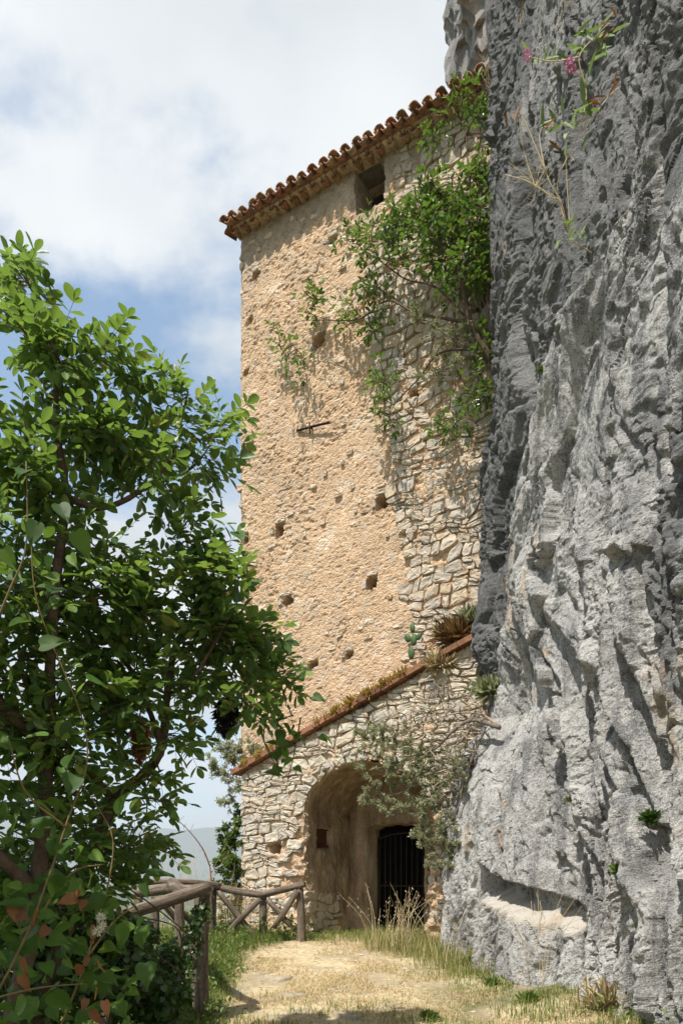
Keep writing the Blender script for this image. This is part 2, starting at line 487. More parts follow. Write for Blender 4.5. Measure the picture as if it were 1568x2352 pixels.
MAT = {}
MAT['plaster'] = m_plaster()
MAT['stone'] = m_stone('rubble_stone', [(0.0, (0.47, 0.395, 0.305)), (0.3, (0.60, 0.51, 0.40)), (0.6, (0.50, 0.445, 0.375)), (0.85, (0.58, 0.46, 0.32)), (1.0, (0.42, 0.38, 0.34))], 0.40)
MAT['chip_stone'] = m_stone('plastered_stone', [(0.0, (0.58, 0.44, 0.31)), (0.4, (0.66, 0.54, 0.41)), (0.7, (0.60, 0.47, 0.33)), (1.0, (0.54, 0.475, 0.40))], 0.40)
MAT['annex_stone'] = m_stone('pale_rubble_stone', [(0.0, (0.50, 0.45, 0.37)), (0.4, (0.60, 0.54, 0.44)), (0.7, (0.55, 0.46, 0.34)), (1.0, (0.47, 0.43, 0.38))], 0.25)
MAT['cliff'] = m_cliff()
MAT['ground'] = m_ground()
MAT['wood'] = m_wood('weathered_wood', (0.155, 0.12, 0.09), (0.32, 0.275, 0.22), (0.04, 0.028, 0.019))
MAT['bark'] = m_simple('bark', (0.075, 0.045, 0.03), (0.15, 0.105, 0.075), 18, 0.85, 0.7)
MAT['grey_bark'] = m_simple('grey_bark', (0.10, 0.085, 0.07), (0.24, 0.205, 0.17), 20, 0.85, 0.6)
MAT['dry_twig'] = m_simple('dry_twig', (0.22, 0.17, 0.125), (0.44, 0.36, 0.28), 20, 0.85, 0.3)
MAT['tile'] = m_tile()
MAT['brick'] = m_simple('brick_coping', (0.15, 0.07, 0.04), (0.31, 0.155, 0.085), 9, 0.9, 0.5, rnd=0.25)
MAT['iron'] = m_simple('rusty_iron', (0.02, 0.015, 0.012), (0.055, 0.035, 0.025), 16, 0.75, 0.4)
MAT['rust'] = m_simple('rusty_panel', (0.07, 0.026, 0.012), (0.14, 0.055, 0.025), 9, 0.8, 0.4)
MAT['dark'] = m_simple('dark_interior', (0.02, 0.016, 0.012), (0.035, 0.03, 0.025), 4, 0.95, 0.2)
MAT['flag'] = m_simple('flagstone', (0.26, 0.215, 0.145), (0.44, 0.38, 0.275), 14, 0.9, 0.8)
MAT['leaf'] = leaf_mat('tree_leaf', [(0.0, (0.030, 0.068, 0.018)), (0.35, (0.062, 0.125, 0.028)), (0.75, (0.110, 0.190, 0.038)), (0.96, (0.20, 0.27, 0.055)), (1.0, (0.36, 0.27, 0.06))], trans=(0.32, 0.50, 0.07), rough=0.38, tf=0.40)
MAT['leaf_obj'] = leaf_mat('tree_leaf_single', [(0.0, (0.030, 0.068, 0.018)), (0.35, (0.062, 0.125, 0.028)), (0.75, (0.110, 0.190, 0.038)), (0.96, (0.20, 0.27, 0.055)), (1.0, (0.36, 0.27, 0.06))], trans=(0.32, 0.50, 0.07), rough=0.38, tf=0.40, per='object')
MAT['vine_leaf'] = leaf_mat('vine_leaf', [(0.0, (0.028, 0.065, 0.012)), (0.6, (0.06, 0.13, 0.02)), (1.0, (0.12, 0.21, 0.03))], rough=0.55, tf=0.35, per='object', spec=0.3)
MAT['ivy'] = leaf_mat('ivy_leaf', [(0.0, (0.018, 0.042, 0.010)), (0.6, (0.035, 0.075, 0.015)), (1.0, (0.07, 0.12, 0.02))], rough=0.4, tf=0.2)
MAT['dead_leaf'] = leaf_mat('dead_leaf', [(0.0, (0.13, 0.045, 0.014)), (1.0, (0.28, 0.115, 0.035))], trans=(0.5, 0.2, 0.05), rough=0.6, tf=0.25, per='object')
MAT['fig'] = leaf_mat('bright_leaf', [(0.0, (0.035, 0.075, 0.014)), (0.5, (0.075, 0.150, 0.024)), (0.85, (0.125, 0.215, 0.034)), (1.0, (0.24, 0.23, 0.05))], trans=(0.22, 0.38, 0.04), rough=0.32, tf=0.3)
MAT['olive'] = leaf_mat('olive_leaf', [(0.0, (0.16, 0.175, 0.085)), (0.5, (0.29, 0.305, 0.175)), (1.0, (0.44, 0.44, 0.31))], trans=(0.40, 0.44, 0.18), rough=0.5, tf=0.38)
MAT['grass_dry'] = leaf_mat('dry_grass', [(0.0, (0.36, 0.27, 0.13)), (0.5, (0.56, 0.45, 0.25)), (1.0, (0.72, 0.61, 0.38))], trans=(0.6, 0.47, 0.24), rough=0.7, tf=0.25, spec=0.2)
MAT['grass_green'] = leaf_mat('green_grass', [(0.0, (0.06, 0.10, 0.02)), (0.5, (0.13, 0.19, 0.04)), (0.8, (0.24, 0.26, 0.07)), (1.0, (0.42, 0.36, 0.15))], trans=(0.25, 0.35, 0.05), rough=0.6, tf=0.3, spec=0.2)
MAT['grass_tall'] = leaf_mat('tall_grass', [(0.0, (0.09, 0.14, 0.03)), (0.45, (0.22, 0.25, 0.07)), (0.7, (0.46, 0.38, 0.18)), (1.0, (0.62, 0.50, 0.27))], trans=(0.45, 0.40, 0.12), rough=0.65, tf=0.3, spec=0.2)
MAT['weed'] = leaf_mat('weed_leaf', [(0.0, (0.05, 0.09, 0.018)), (0.6, (0.10, 0.17, 0.03)), (1.0, (0.19, 0.24, 0.05))], trans=(0.25, 0.36, 0.05), rough=0.5, tf=0.3)
MAT['sedum'] = leaf_mat('yellow_sedum', [(0.0, (0.30, 0.16, 0.03)), (0.5, (0.46, 0.30, 0.06)), (1.0, (0.42, 0.36, 0.10))], trans=(0.5, 0.35, 0.05), rough=0.6, tf=0.2)
MAT['heather'] = leaf_mat('brown_heather', [(0.0, (0.16, 0.085, 0.03)), (0.6, (0.28, 0.16, 0.06)), (1.0, (0.20, 0.20, 0.07))], trans=(0.35, 0.2, 0.06), rough=0.7, tf=0.2)
MAT['pink'] = m_simple('pink_petal', (0.50, 0.17, 0.32), (0.68, 0.36, 0.50), 40, 0.6, 0.1)
MAT['yellow'] = m_simple('yellow_petal', (0.62, 0.46, 0.03), (0.75, 0.58, 0.06), 40, 0.6, 0.1)
MAT['cream'] = m_simple('cream_bristle', (0.62, 0.58, 0.42), (0.75, 0.72, 0.58), 40, 0.7, 0.1)
MAT['black'] = m_simple('black_seed', (0.010, 0.007, 0.008), (0.03, 0.02, 0.02), 40, 0.7, 0.4)
MAT['brown_seed'] = m_simple('brown_seed', (0.11, 0.035, 0.015), (0.24, 0.09, 0.04), 30, 0.7, 0.4)
MAT['cactus'] = m_simple('cactus_pad', (0.04, 0.085, 0.03), (0.08, 0.14, 0.05), 20, 0.55, 0.2)
MAT['hill'] = m_simple('hill_cover', (0.03, 0.05, 0.025), (0.10, 0.11, 0.06), 0.003, 0.95, 0.0)

# ================================================================== SETTING
def gz(x, y):
    """height of the ground"""
    x = np.asarray(x, float); y = np.asarray(y, float)
    z = 0.30 * smooth(6.2, 10.6, y)
    # gentle camber of the path, rising to the foot of the cliff
    z = z + 0.16 * smooth(1.0, 2.6, x - 0.10 * (8 - y)) * smooth(2, 5, y)
    # the slope falls away beyond the fence
    e = np.where(y < 9.5, -1.45 - 0.10 * (y - 6.5), -1.75 - 0.55 * (y - 9.5))
    fall = np.clip(e - x, 0, 60)
    z = z - 0.22 * np.minimum(fall, 2.0) - 0.55 * np.clip(fall - 2.0, 0, 58)
    back = np.clip(y - 13.5, 0, 80)
    z = z - 0.6 * back * smooth(2.0, -4.0, x)
    return z

def axis(lo, hi, d, far, n):
    c = np.arange(lo, hi + 1e-6, d)
    g = np.geomspace(d * 1.5, far, n)
    return np.concatenate([lo - g[::-1], c, hi + g])
gx = axis(-7, 4.2, 0.06, 9000, 42); gy = axis(1.2, 13.5, 0.06, 12000, 42)
GX, GY = np.meshgrid(gx, gy)
rad = np.hypot(GX, GY)
GZ = gz(GX, GY)
GZ = np.where(rad > 40, np.maximum(GZ, -160 + 14 * fbm(GX / 500, GY / 500, seed=5, octaves=3)), GZ)
near = smooth(40, 15, rad)
GZ = GZ + near * (0.030 * fbm(GX / 0.7, GY / 0.7, seed=9, octaves=3) + 0.008 * fbm(GX / 0.10, GY / 0.10, seed=12, octaves=2))
pathness = smooth(0.35, 0.75, 0.5 + 0.35 * fbm(GX / 0.8, GY / 0.8, seed=21, octaves=3))
edge = np.where(GY < 9.5, -1.05 - 0.05 * (GY - 6.5), -1.25 + 0.55 * (GY - 9.5))
green = np.maximum(smooth(0.25, -0.35, GX - edge), 0.85 * smooth(0.55, 1.3, GX + 0.12 * (GY - 7)) * pathness)
green = np.maximum(green, 0.6 * smooth(7.0, 5.6, GY) * pathness)
o = mesh_np('ground', np.stack([GX, GY, GZ], -1), grid_faces(len(gy), len(gx)), MAT['ground'],
            attrs={'green': np.clip(green, 0, 1), 'far': smooth(25, 60, rad)})
tag(o, 'dry straw-coloured grassy path and slope in front of the building', kind='structure')

# ---- far hills in the haze
hx = np.linspace(-7000, 5000, 220); hy = np.linspace(4300, 8200, 50)
HX, HY = np.meshgrid(hx, hy)
hh = 330 + 90 * fbm(HX / 1500, HY / 1500, seed=41, octaves=5)
HZ = -160 + (hh + 170) * smooth(4300, 5600, HY + 250 * fbm(HX / 900, HY / 900, seed=44, octaves=3)) * 1.02
o = mesh_np('hills', np.stack([HX, HY, HZ], -1), grid_faces(50, 220), MAT['hill'])
tag(o, 'hazy blue range of hills far behind the fence', kind='structure')

# ---- the limestone cliff: a sheet over (p, z), p runs along the foot from near to far, pushed out by d
CO = np.array([2.60, 5.00]); CE = np.array([-0.275, 0.961]); CM = np.array([-0.961, -0.275])
cp = np.concatenate([np.arange(-3.2, -1.6, 0.09), np.arange(-1.6, 0.2, 0.03), np.arange(0.2, 4.75, 0.0125), np.arange(4.76, 6.2, 0.05)])
cz = np.concatenate([np.arange(-0.6, 12.6, 0.0145), np.arange(12.65, 17.5, 0.12)])
CP, CZ = np.meshgrid(cp, cz)
wp = CP + 0.22 * fbm(CP / 1.3, CZ / 1.9, seed=61, octaves=3); wz = CZ + 0.35 * fbm(CP / 1.5, CZ / 1.7, seed=65, octaves=3)
lean = 0.47 * smooth(8.0, 4.0, CZ)
cc = wp - lean * wz * 0.62; ca = wz + 0.4 * wp
sil = np.interp(CZ, [-0.6, 0.0, 0.5, 1.3, 2.1, 2.7, 3.15, 3.6, 4.1, 4.6, 5.1, 5.9, 6.7, 9.4, 12.1, 17],
                [0.10, 0.04, 0.05, 0.03, -0.10, -0.30, -0.56, -0.50, -0.30, -0.35, -0.40, -0.44, -0.52, -0.48, -0.52, -0.4])
wsil = smooth(1.9, 4.2, CP)
SLAB = [(-3.2, 8.3), (0.55, 8.6), (0.80, 7.4), (0.98, 6.6), (1.33, 6.45), (1.9, 6.3), (2.45, 6.0), (3.0, 5.5), (3.4, 5.0), (3.8, 4.0), (4.3, 3.2), (5.5, 2.6)]
dist, side = polydist(wp * 0.45 + CP * 0.55, wz * 0.45 + CZ * 0.55, SLAB)
sd = -side * dist                                  # > 0 above the slab's upper edge
rec = smooth(-0.03, 0.14, sd)
D = sil * wsil - 0.44 * rec * (1 - 0.75 * wsil) + 0.10 * np.exp(-(sd + 0.2) ** 2 / 0.06)
D += 0.12 * fbm(cc / 1.25, ca / 4.5, seed=71, octaves=2)
fold = smooth(3.0, 1.0, CP) * smooth(5.6, 4.0, CZ)                 # the folded, fractured lower right
# fracture planes: long leaning steps with crisp edges
saw1 = cc / 0.62 + 0.75 * fbm(cc / 0.9, ca / 2.4, seed=73, octaves=3); saw1 = saw1 - np.floor(saw1)
saw2 = cc / 0.23 + 0.9 * fbm(cc / 0.4, ca / 1.2, seed=74, octaves=3); saw2 = saw2 - np.floor(saw2)
tooth = lambda t: np.where(t < 0.86, t / 0.86, (1 - t) / 0.14)
D += (0.05 + 0.13 * fold) * (tooth(saw1) - 0.5) + (0.018 + 0.045 * fold) * (tooth(saw2) - 0.5) * smooth(-0.4, 0.3, fbm(CP / 0.7, CZ / 1.0, seed=76, octaves=2))
D += 0.040 * ridged(cc / 0.50, ca / 2.6, seed=75, octaves=3) * (0.5 + 0.5 * fold)
calm = 1 - 0.50 * smooth(0.05, -0.15, sd) * smooth(0.9, 1.5, CP) * (1 - 0.75 * fold) * smooth(1.2, 1.9, CZ)     # the broad smooth slab
f1, e1_ = facets(cc / 0.48 + 0.25 * fbm(CP / 0.25, CZ / 0.3, seed=82, octaves=2), ca / 2.1, 600, 0.060, 0.10)
f2, e2_ = facets(cc / 0.17 + 0.25 * fbm(CP / 0.12, CZ / 0.14, seed=83, octaves=2), ca / 0.78, 640, 0.022, 0.042)
f3, e3_ = facets(wp / 0.058, wz / 0.13, 680, 0.007, 0.014)
D += f1 + calm * f2 - 0.030 * smooth(0.06, 0.0, e1_) - 0.016 * calm * smooth(0.10, 0.0, e2_)
D += 0.016 * fbm(cc / 0.17, ca / 0.5, seed=81, octaves=3, gain=0.55)
rough_m = smooth(-0.25, 0.45, fbm(CP / 0.55, CZ / 1.2, seed=85, octaves=3))
rough_m = rough_m * calm
D += 0.022 * (0.15 + 0.85 * rough_m) * ridged(wp / 0.10, wz / 0.15, seed=88, octaves=3, gain=0.62)
# clustered solution pits and hairline cracks
pits = smooth(0.42, 0.70, fbm(wp / 0.050, wz / 0.075, seed=90, octaves=2)) * rough_m
fine = calm * f3 - 0.036 * pits
hair = smooth(0.965, 0.995, 1 - np.abs(fbm(cc / 0.33, ca / 1.5, seed=94, octaves=3)))
fine -= 0.045 * hair
fine += 0.009 * (0.30 + 0.70 * calm) * fbm(wp / 0.030, wz / 0.042, seed=92, octaves=2)
# crevices and the folds beside them: (polyline, depth, width, step)
CRACKS = [([(1.15, 0.6), (1.42, 1.5), (1.75, 2.6), (1.95, 3.4)], 0.13, 0.035, 0.10), ([(0.95, -0.2), (1.25, 0.7), (1.55, 1.7)], 0.13, 0.035, 0.10), ([(0.45, 0.7), (0.85, 1.9), (1.2, 2.7), (1.4, 3.9)], 0.12, 0.03, 0.09),
          ([(2.35, 1.5), (2.6, 2.4), (2.85, 3.3), (3.0, 4.4), (3.1, 5.2)], 0.10, 0.03, 0.08), ([(3.3, 1.5), (3.5, 2.4), (3.55, 3.3)], 0.07, 0.03, 0.05), ([(0.9, 4.6), (1.3, 5.6), (1.25, 6.3)], 0.08, 0.03, 0.06),
          ([(1.72, -0.4), (1.78, 0.5), (1.80, 1.2), (2.0, 2.0), (2.25, 2.7), (2.5, 3.5), (2.75, 4.4)], 0.18, 0.050, 0.26),
          ([(0.70, 0.1), (1.05, 1.1), (1.45, 2.2), (1.62, 3.2), (1.75, 4.2)], 0.17, 0.055, 0.13),
          ([(0.30, 1.3), (0.72, 2.2), (1.12, 3.4), (1.30, 4.6)], 0.16, 0.06, 0.12),
          ([(0.25, 3.2), (0.55, 4.4), (0.66, 5.8), (0.60, 7.6)], 0.11, 0.05, 0.06),
          ([(3.05, 2.7), (3.25, 3.6), (3.5, 4.6), (3.42, 5.3)], 0.12, 0.05, 0.08),
          ([(2.2, 6.4), (2.45, 8.0), (2.4, 9.6), (2.6, 11.5)], 0.09, 0.06, -0.06),
          ([(1.35, 6.7), (1.55, 8.0), (1.42, 9.5), (1.6, 11)], 0.10, 0.055, 0.08),
          ([(3.3, 6.0), (3.55, 7.8), (3.45, 9.6), (3.6, 12.0)], 0.10, 0.06, -0.08),
          ([(2.95, 5.6), (2.62, 7.0), (2.75, 8.6)], 0.08, 0.05, 0.05)]
crk = np.zeros_like(D)
for pts, dep, wid, stp in CRACKS:
    d_, s_ = polydist(wp * 0.35 + CP * 0.65, wz * 0.35 + CZ * 0.65, pts)
    inz = smooth(pts[0][1] - 0.5, pts[0][1] + 0.1, CZ) * smooth(pts[-1][1] + 0.5, pts[-1][1] - 0.4, CZ)
    g_ = np.exp(-(d_ / wid) ** 2) * inz
    D -= dep * g_
    D += -stp * s_ * (1 - np.exp(-d_ / 0.05)) * np.exp(-d_ / 0.45) * inz
    crk = np.maximum(crk, g_)
# the hewn niche with its ledge, low on the far buttress
nt = (CP - 2.02) / (3.66 - 2.02)
n_top = 0.955 + 0.42 * nt + 0.03 * fbm(CP / 0.3, CZ / 0.3, seed=97, octaves=2)
n_bot = 0.70 + 0.29 * nt + 0.035 * fbm(CP / 0.2, CZ / 0.2, seed=98, octaves=3)
inside = smooth(2.0, 2.10, CP) * smooth(3.70, 3.52, CP) * smooth(-0.02, 0.15, CZ - n_bot) * smooth(0.03, -0.02, CZ - n_top)
D = D * (1 - 0.5 * inside) - 0.29 * inside
pale = smooth(1.98, 2.12, CP) * smooth(3.66, 3.4, CP) * smooth(0.16, 0.10, CZ - n_bot) * smooth(-0.10, -0.02, CZ - n_bot + 0.03 * fbm(CP / 0.12, CZ / 0.12, seed=99, octaves=2))
D -= 0.55 * smooth(4.42, 5.1, CP) ** 1.3 + 0.35 * np.clip(CP - 4.95, 0, 3)
D -= 0.16 * np.exp(-((CP - 4.45) / 0.10) ** 2) * smooth(9, 11, CZ)
def blur(a, k, axis):
    k = np.array(k, float) / sum(k); h = len(k) // 2
    pad = [(0, 0), (0, 0)]; pad[axis] = (h, h)
    b = np.pad(a, pad, mode='edge'); n_ = a.shape[axis]
    return sum(w * np.take(b, range(i, i + n_), axis) for i, w in enumerate(k))
D = blur(blur(D, (1, 2, 1), 1), (1, 2, 1), 0) + fine      # no edge sharper than the mesh can carry
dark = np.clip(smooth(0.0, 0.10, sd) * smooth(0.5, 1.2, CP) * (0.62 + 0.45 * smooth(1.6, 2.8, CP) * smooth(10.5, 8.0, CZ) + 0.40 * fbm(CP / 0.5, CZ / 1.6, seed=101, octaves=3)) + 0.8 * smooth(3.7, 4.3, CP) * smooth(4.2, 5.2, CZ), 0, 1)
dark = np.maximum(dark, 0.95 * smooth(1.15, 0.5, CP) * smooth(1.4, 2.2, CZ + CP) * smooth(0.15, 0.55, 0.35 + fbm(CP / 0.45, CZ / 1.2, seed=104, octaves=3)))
ochre = 0.7 * smooth(0.80, 0.95, 0.55 + 0.45 * fbm(CP / 0.35, CZ / 0.9, seed=108, octaves=3)) * smooth(0.25, 0.5, 0.3 + fbm(CP / 1.5, CZ / 2.2, seed=112, octaves=2))
oc2, _ = polydist(wp, wz, [(2.05, 2.9), (2.25, 3.7), (2.30, 4.6), (2.2, 5.3)])
ochre = np.maximum(ochre, smooth(0.07, 0.02, oc2) * smooth(-0.1, 0.2, fbm(CP / 0.2, CZ / 0.2, seed=115, octaves=2)))
VX = CO[0] + CE[0] * CP + CM[0] * D; VY = CO[1] + CE[1] * CP + CM[1] * D
# the foot flares out a little over the talus
V = np.stack([VX, VY, CZ], -1).reshape(-1, 3)
def cliff_pt(p, z, out=0.0):
    i = np.argmin(abs(cz - z)); j = np.argmin(abs(cp - p))
    return V[i * len(cp) + j] + np.array([CM[0], CM[1], 0]) * out
CLIFF_PT = cliff_pt
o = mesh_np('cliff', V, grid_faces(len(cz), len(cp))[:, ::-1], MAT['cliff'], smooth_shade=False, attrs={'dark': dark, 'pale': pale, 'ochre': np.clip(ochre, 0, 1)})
tag(o, 'grey furrowed limestone cliff filling the right side', kind='structure')

# ---- the crag that shows above the end of the roof
th = np.linspace(0, 2 * math.pi, 190); ph = np.linspace(0.05, math.pi - 0.05, 130)
TH, PH = np.meshgrid(th, ph)
dx, dy, dz = np.sin(PH) * np.cos(TH), np.sin(PH) * np.sin(TH), np.cos(PH)
bl = 1 + 0.10 * fbm(dx * 2.2 + 5, dy * 2.2, dz * 3.0, seed=121, octaves=3) + 0.06 * ridged(dx * 5, dy * 5, dz * 6, seed=125, octaves=3) + 0.022 * fbm(dx * 24, dy * 24, dz * 50, seed=128, octaves=3)
V2 = np.stack([4.75 + 2.55 * dx * bl, 14.6 + 2.0 * dy * bl, 20.5 + 5.6 * dz * bl], -1).reshape(-1, 3)
z0 = np.zeros(len(V2))
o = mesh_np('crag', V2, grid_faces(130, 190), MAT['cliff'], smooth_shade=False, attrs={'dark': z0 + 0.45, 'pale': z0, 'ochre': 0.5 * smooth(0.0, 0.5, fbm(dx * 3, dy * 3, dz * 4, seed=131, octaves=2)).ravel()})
tag(o, 'grey rock crag behind the end of the tiled roof', kind='structure')

# ---- haze: one box of thin air round everything
HZB = MB(); HZB.box((0, 2500, 320), np.eye(3), (8200, 7500, 490))
hzm, hnt = new_mat('haze_air')
pv = hnt.nodes.new('ShaderNodeVolumePrincipled'); pv.inputs['Color'].default_value = (0.80, 0.89, 1.0, 1); pv.inputs['Density'].default_value = 0.00022; pv.inputs['Anisotropy'].default_value = 0.0
ho = hnt.nodes.new('ShaderNodeOutputMaterial'); hnt.links.new(pv.outputs[0], ho.inputs['Volume'])
o = HZB.build('haze', hzm); tag(o, 'thin pale blue haze in the air', kind='stuff')

# ================================================================== TOWER AND ENTRANCE BUILDING
TA = np.array([0.0, 11.6, 0.0]); TR = np.array([0.857, -0.515, 0.0]); TN = np.array([-0.515, -0.857, 0.0]); UP = np.array([0, 0, 1.0])
def wall_pt(s, z, d=0.0):
    s, z, d = np.broadcast_arrays(np.asarray(s, float), np.asarray(z, float), np.asarray(d, float))
    return TA + s[..., None] * TR + d[..., None] * TN + z[..., None] * UP
def on_wall(u, v, d=0.0):
    """(s, z) on the plane that stands d in front of the tower wall"""
    k = (u - HU) / FPX
    o_ = TA + TN * d
    s = (k * o_[1] - o_[0]) / (TR[0] - k * TR[1])
    Y = o_[1] + s * TR[1]
    return s, EYE + (HV - v) / FPX * Y

EAVE = 12.13
SL = on_wall(546, 600)[0]; SR = 3.1
tower = empty('stone_tower', wall_pt(0.4, 0.2))
tag(tower, 'tall plastered stone tower with tiled eaves built against the cliff', 'tower')

def rub_mask(s, z):
    """where the render has fallen and bare rubble shows (right side and under the eaves)"""
    zz = [0, 3.0, 4.4, 5.6, 6.4, 7.2, 8.0, 9.0, 10.0, 11.0, 11.5, 12.4]
    ss = [1.3, 1.25, 1.12, 1.05, 0.85, 0.75, 0.65, 0.55, 0.35, 0.55, 0.85, 1.0]
    b_ = np.interp(z, zz, ss) + 0.16 * fbm(np.asarray(s) / 0.5, np.asarray(z) / 0.5, seed=201, octaves=3)
    return smooth(-0.04, 0.10, s - b_)

HOLES = [(640, 1216, 13, 17), (660, 1380, 15, 14), (853, 1338, 13, 17), (876, 1152, 14, 20), (733, 783, 17, 20), (588, 632, 9, 10), (576, 737, 9, 9), (566, 858, 8, 9),
         (572, 1030, 13, 14), (562, 1238, 9, 14), (803, 1504, 11, 9), (720, 1527, 15, 10), (826, 1612, 9, 9), (947, 905, 11, 13), (762, 549, 12, 8), (985, 848, 9, 9)]
gs = np.concatenate([[SL], np.arange(SL + 0.012, 2.35, 0.0195), np.arange(2.4, SR, 0.1)])
gzv = np.arange(-0.2, EAVE + 0.02, 0.0195)
WS, WZ = np.meshgrid(gs, gzv)
DW = 0.030 * fbm(WS / 0.9, WZ / 1.2, seed=211, octaves=3)
coarse = 0.5 + 0.5 * smooth(-0.5, 0.5, fbm(WS / 0.8, WZ / 0.7, seed=214, octaves=2))
DW += 0.007 * coarse * fbm(WS / 0.075, WZ / 0.06, seed=217, octaves=3, gain=0.75)
pit = smooth(0.35, 0.75, fbm(WS / 0.07, WZ / 0.05, seed=223, octaves=2))
DW -= 0.017 * coarse * pit
RUB = rub_mask(WS, WZ)
DW -= RUB * (0.018 + 0.022 * fbm(WS / 0.09, WZ / 0.08, seed=229, octaves=3))
DW -= 0.10 * smooth(0.16, 0.0, WS - SL) ** 2              # worn, rounded corner
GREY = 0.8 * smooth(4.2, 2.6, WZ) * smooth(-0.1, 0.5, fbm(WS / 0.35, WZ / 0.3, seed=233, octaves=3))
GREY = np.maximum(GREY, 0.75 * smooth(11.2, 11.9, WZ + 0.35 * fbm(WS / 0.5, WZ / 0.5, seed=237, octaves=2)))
hole_sz = []
for (hu, hv, hw, hh_) in HOLES:
    s0, z0_ = on_wall(hu, hv); pxm = FPX / (TA[1] + s0 * TR[1])
    hw_, hz_ = hw / pxm / 0.80 * 0.78, hh_ / pxm * 0.78
    hole_sz.append((s0, z0_, hw_, hz_))
    q = (abs(WS - s0) / hw_) ** 3 + (abs(WZ - z0_ - 0.3 * (WS - s0)) / hz_) ** 3; q = q ** (1 / 3) + 0.30 * fbm(WS / 0.06, WZ / 0.06, seed=241, octaves=2)
    DW -= 0.30 * smooth(1.08, 0.92, q)
# the window high under the eaves and the dark gap behind the shrub
def slot(u0, u1, v0, v1):
    s0, zt = on_wall(u0, v0); s1, _ = on_wall(u1, v0); um = (u0 + u1) / 2
    return s0, s1, on_wall(um, v1)[1], on_wall(um, v0)[1]
WIN = [slot(818, 884, 375, 478), slot(1066, 1128, 590, 720)]
deep = np.zeros_like(DW, bool)
for (s0, s1, z0_, z1_) in WIN:
    jit = 0.025 * fbm(WS / 0.12, WZ / 0.12, seed=247, octaves=2)
    m_ = (WS > s0 + jit) & (WS < s1 + jit) & (WZ > z0_ + jit) & (WZ < z1_ + jit)
    deep |= m_
DW = np.where(deep, -0.50, DW)
Vw = wall_pt(WS, WZ, DW).reshape(-1, 3)
Fw = grid_faces(len(gzv), len(gs))
dq = deep.ravel()[Fw].all(1) | ((WZ < 2.75) & (WS > -0.80) & (WS < 1.55)).ravel()[Fw].all(1)
Vc, Fc, Ac = compact(Vw, Fw[~dq], {'rub': RUB, 'grey': np.clip(GREY, 0, 1), 'passage_shade': np.zeros(RUB.size)})
wall = mesh_np('wall', Vc, Fc, MAT['plaster'], tower, smooth_shade=False, attrs=Ac)
# the rest of the tower body: side, back, floor slabs keep the inside dark
body = MB()
def quad_w(pts):
    body.add([wall_pt(*p) for p in pts], [[0, 1, 2, 3]])
sl2 = SL + 0.012
for a, b_ in (((SL + .02, -0.10), (SL + .02, -4.6)), ((SL + .02, -4.6), (SR, -4.6)), ((SR, -4.6), (SR, -0.02))):
    quad_w([(a[0], -2.5, a[1]), (b_[0], -2.5, b_[1]), (b_[0], EAVE, b_[1]), (a[0], EAVE, a[1])])
for zf in (-0.15, 3.35, 7.6, 10.2, EAVE - 0.02):
    quad_w([(SL + .02, zf, -0.35), (SR, zf, -0.35), (SR, zf, -4.6), (SL + .02, zf, -4.6)])
ob = body.build('side_wall', MAT['plaster'], tower, False)

# ---- one rounded rubble stone from a polygon on a wall plane
def stone_geom(poly, front, back, rs, pt=wall_pt):
    poly = np.asarray(poly, float); c = poly.mean(0)
    n = len(poly)
    tilt = rs.normal(0, 0.055, 2)
    rings = []
    for sc, dd in ((1.02, back), (1.0, front * 0.45), (0.93, front * 0.92), (0.60, front * 1.0)):
        q = c + (poly - c) * sc
        jd = rs.normal(0, 0.005, n) if dd > back else np.zeros(n)
        d = dd + jd + ((q - c) @ tilt if dd > back else 0)
        rings.append(pt(q[:, 0], q[:, 1], d))
    V = np.concatenate(rings + [[pt(c[0], c[1], front * 1.08 + rs.normal(0, 0.006))]])
    F = []
    for k in range(3):
        for i in range(n):
            j = (i + 1) % n
            F.append([k * n + i, k * n + j, (k + 1) * n + j, (k + 1) * n + i])
    for i in range(n):
        F.append([3 * n + i, 3 * n + (i + 1) % n, 4 * n, 4 * n])
    return V, np.array(F)

def round_poly(q, rs, n=11, gap=0.008, power=0.62):
    """quad corners -> irregular rounded outline with a mortar gap"""
    q = np.asarray(q, float); c = q.mean(0)
    ang = np.linspace(0, 2 * math.pi, n, endpoint=False) + rs.uniform(0, 0.5)
    ca_, sa_ = np.cos(ang), np.sin(ang)
    a = np.sign(ca_) * abs(ca_) ** power; b_ = np.sign(sa_) * abs(sa_) ** power
    a = np.clip(a * rs.uniform(0.84, 1.04, n), -1, 1); b_ = np.clip(b_ * rs.uniform(0.84, 1.04, n), -1, 1)
    u_, v_ = (a + 1) / 2, (b_ + 1) / 2
    p = ((1 - u_) * (1 - v_))[:, None] * q[0] + (u_ * (1 - v_))[:, None] * q[1] + (u_ * v_)[:, None] * q[2] + ((1 - u_) * v_)[:, None] * q[3]
    d = p - c; L = np.linalg.norm(d, axis=1)
    return c + d * np.clip((L - gap) / (L + 1e-9), 0.3, 1)[:, None]

